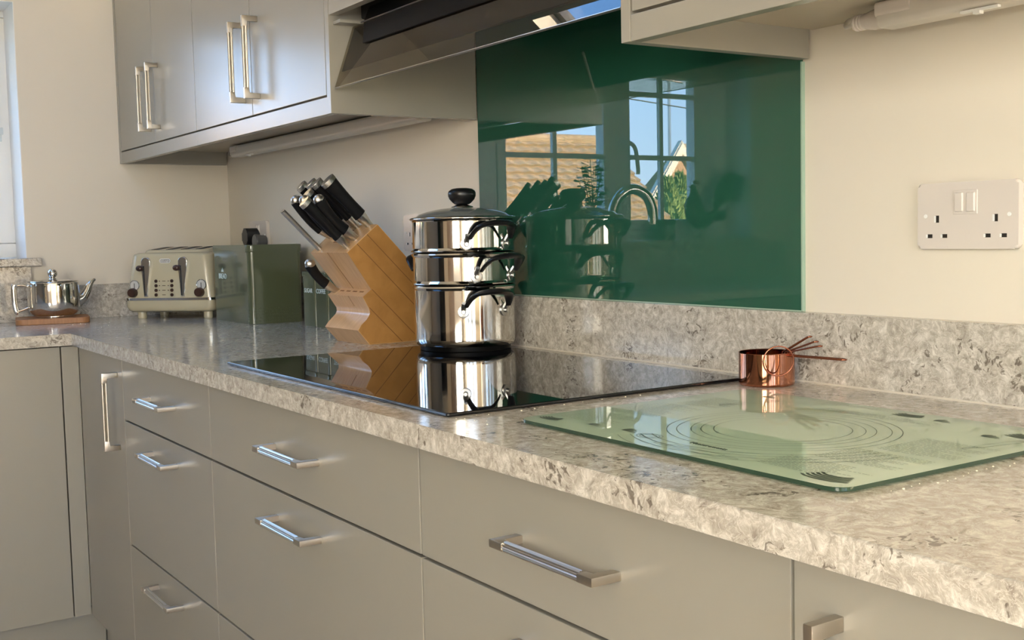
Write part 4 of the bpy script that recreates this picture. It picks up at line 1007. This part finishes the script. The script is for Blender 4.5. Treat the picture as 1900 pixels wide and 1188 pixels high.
# house A: pantiled roof, ridge at x=-12
ha = thing('brown_roofed_house', 'low house with brown pantiled roof outside, mirrored in the splashback', 'house', (-12, -7.5, -0.1))
zr = H+1.80; pit = math.radians(40); xe = -9.3; ze = zr-(12+xe)*math.tan(pit)
obj('wall', B(-14.6, -9.6, -10.95, -3.0, -0.12, ze+0.02), M_bw, ha, world=True)
bm = nb(); along = [(-12, zr-0.03), (xe, ze-0.03), (xe, ze-0.10), (-12, zr-0.12), (-14.7, ze-0.10), (-14.7, ze-0.03)]
va = [bm.verts.new((x, -11.1, z)) for x, z in along]; vb = [bm.verts.new((x, -3.0, z)) for x, z in along]; n = 6
bm.faces.new(va); bm.faces.new(vb[::-1])
for i in range(n): bm.faces.new((va[i], va[(i+1) % n], vb[(i+1) % n], vb[i]))
obj('roof_deck', bm, M_tile, ha, world=True)
sl_len = (12+xe)/math.cos(pit); rows = 15; cols = 20; tw = 4.9/cols; tl = 0.19
tb = nb(); m_ = 5
vs0 = []; 
for jj, (v, lift) in enumerate(((0, 0.060), (tl*1.08, 0.010))):
    vs0.append([tb.verts.new((v, tw*i/m_, lift+0.014*math.sin(2*PI*i/m_))) for i in range(m_+1)])
for i in range(m_): tb.faces.new((vs0[0][i], vs0[0][i+1], vs0[1][i+1], vs0[1][i]))
dn_ = [tb.verts.new((0, tw*i/m_, -0.01)) for i in range(m_+1)]
for i in range(m_): tb.faces.new((dn_[i], dn_[i+1], vs0[0][i+1], vs0[0][i]))
TM = mesh_of('roof_tile', tb, M_tile)
for r_ in range(rows):
    for c_ in range(cols):
        o = bpy.data.objects.new('roof_tile', TM); C.objects.link(o); o.parent = ha
        d_ = (rows-r_)*tl
        wp = Vector((-12 + d_*math.cos(pit), -11.09+c_*tw, zr-0.03 - d_*math.sin(pit)))
        o.location = wp-ha.location; o.rotation_euler = (0, 0, 0)
        # x axis runs up the slope: (-cos, 0, sin); z axis is the outward normal (sin, 0, cos); y completes the frame
        xa = Vector((-math.cos(pit), 0, math.sin(pit))); za = Vector((math.sin(pit), 0, math.cos(pit))); ya = za.cross(xa)
        o.rotation_euler = Matrix((xa, ya, za)).transposed().to_euler()
        if ya.y < 0: o.location = o.location + Vector((0, tw, 0))
bm = nb(); tube(bm, [(-12, -11.12, zr-0.01), (-12, -3, zr-0.01)], 0.10, 10); obj('ridge_tiles', bm, M_tile, ha, world=True)
# house B: gable with pale bargeboards
hb_ = thing('gabled_house', 'brick gabled house with pale bargeboards outside, mirrored in the splashback', 'house', (-22, -20, -0.1))
ay, az = -20.0, H+2.60; hw = 2.2; rise = 3.0; ez = az-rise
def slabx(pts, xa_, xb_, mtl, name):
    bm = nb(); va = [bm.verts.new((xa_, y, z)) for y, z in pts]; vb = [bm.verts.new((xb_, y, z)) for y, z in pts]; n = len(pts)
    bm.faces.new(va); bm.faces.new(vb[::-1])
    for i in range(n): bm.faces.new((va[i], va[(i+1) % n], vb[(i+1) % n], vb[i]))
    return obj(name, bm, mtl, hb_, world=True)
slabx([(ay-hw, -0.12), (ay+hw, -0.12), (ay+hw, ez), (ay, az-0.05), (ay-hw, ez)], -20, -20.15, M_bw, 'brick_wall')
for s in (-1, 1):
    slabx([(ay, az+0.02), (ay+s*(hw+0.3), ez-0.38), (ay+s*(hw+0.3), ez-0.66), (ay, az-0.30)], -19.90, -19.99, M_barge, 'bargeboard')
    slabx([(ay, az+0.08), (ay+s*(hw+0.3), ez-0.30), (ay+s*(hw+0.3), ez-0.38), (ay, az+0.02)], -19.94, -20.1, M_barge, 'roof_slope')
bm = nb(); pts = [(-23.5, H+2.95), (-20.7, H+0.9), (-20.7, H+0.75), (-26.3, H+0.75), (-26.3, H+0.9)]
va = [bm.verts.new((x, -23.1, z)) for x, z in pts]; vb = [bm.verts.new((x, -32, z)) for x, z in pts]
bm.faces.new(va); bm.faces.new(vb[::-1])
for i in range(5): bm.faces.new((va[i], va[(i+1) % 5], vb[(i+1) % 5], vb[i]))
obj('wing_roof', bm, M_tile, hb_, world=True)
obj('wing_wall', B(-26, -21, -31.7, -23.3, -0.12, H+0.75), M_bw, hb_, world=True)
am = thing('television_aerial', 'tall thin aerial mast above the gabled house, mirrored in the splashback', 'aerial', (-20.9, -20.4, az))
bm = nb(); tube(bm, [(-20.9, -20.4, -0.1), (-20.9, -20.4, H+4.7)], 0.045, 8); obj('mast', bm, M_steelb, am, world=True)
bm = nb(); tube(bm, [(-20.9, -19.9, H+4.5), (-20.9, -20.9, H+4.4)], 0.025, 6)
for k in range(7): yy = -19.95-0.15*k; tube(bm, [(-21.2, yy, H+4.47), (-20.6, yy, H+4.47)], 0.014, 5)
obj('aerial_array', bm, M_steelb, am, world=True)
cbm = nb(); tube(cbm, [(-13, -15.5, H+2.45), (-13, -10.5, H+2.85), (-13, -6, H+3.3)], 0.012, 6)
setp(obj('overhead_cable', cbm, M_blackm), 'thin overhead cable crossing the sky outside, mirrored in the splashback', 'cable')
# conifers
random.seed(31)
labels = ['green conifer outside the window, leftmost as mirrored in the splashback', 'green conifer outside, second as mirrored in the splashback', 'tallest green conifer outside, mirrored below the gable', 'green conifer outside, rightmost as mirrored in the splashback']
for k, (y, top) in enumerate(((-15.30, 0.95), (-15.98, 1.36), (-16.66, 1.55), (-17.34, 1.30))):
    t = thing('conifer', labels[k], 'tree', (-15.6 if k % 2 else -16.7, y*(1.02 if k % 2 == 0 else 0.98), -0.12), 0, 'conifers outside the window')
    bm = nb(); hh = H+top+0.12; rr = 0.42
    for i in range(1500):
        f = (i+0.5)/1500; z = hh*f; r_ = rr*(1-f**2.5)**0.8*random.uniform(0.75, 1.05); a = random.uniform(0, 2*PI)
        c = Vector((r_*math.cos(a), r_*math.sin(a), z)); s = random.uniform(0.045, 0.085)
        d_ = Vector((math.cos(a)*0.8, math.sin(a)*0.8, 1)).normalized(); x_ = d_.orthogonal().normalized(); y_ = d_.cross(x_)
        v = [bm.verts.new(c+x_*s*0.5), bm.verts.new(c-x_*s*0.25+y_*s*0.43), bm.verts.new(c-x_*s*0.25-y_*s*0.43), bm.verts.new(c+d_*s*2.0)]
        for q in ((0, 1, 3), (1, 2, 3), (2, 0, 3), (0, 2, 1)): bm.faces.new([v[i_] for i_ in q])
    f_ = obj('foliage', bm, M_conifer, t); f_['kind'] = 'stuff'
    bm = nb(); lathe(bm, [(0, 0), (rr*0.8, 0), (rr*0.8, hh*0.5), (rr*0.62, hh*0.8), (0, hh*0.97)], 12); obj('crown_core', bm, M_conifer, t)
tr = thing('bare_tree', 'bare winter tree between the two houses outside', 'tree', (-26, -19.0, -0.12))
bm = nb(); random.seed(41)
def br(p, d_, l, r_, lv):
    q = p+d_*l; tube(bm, [p, q], [r_, r_*0.65], 5)
    if lv:
        for _ in range(3): br(q, (d_+Vector((random.uniform(-.7, .7), random.uniform(-.7, .7), random.uniform(-.1, .5)))).normalized(), l*0.70, r_*0.55, lv-1)
br(Vector((0, 0, 0)), Vector((0, 0, 1)), 1.5, 0.07, 5)
obj('branches', bm, mat('bark', (0.16, 0.12, 0.09), 0.9), tr)
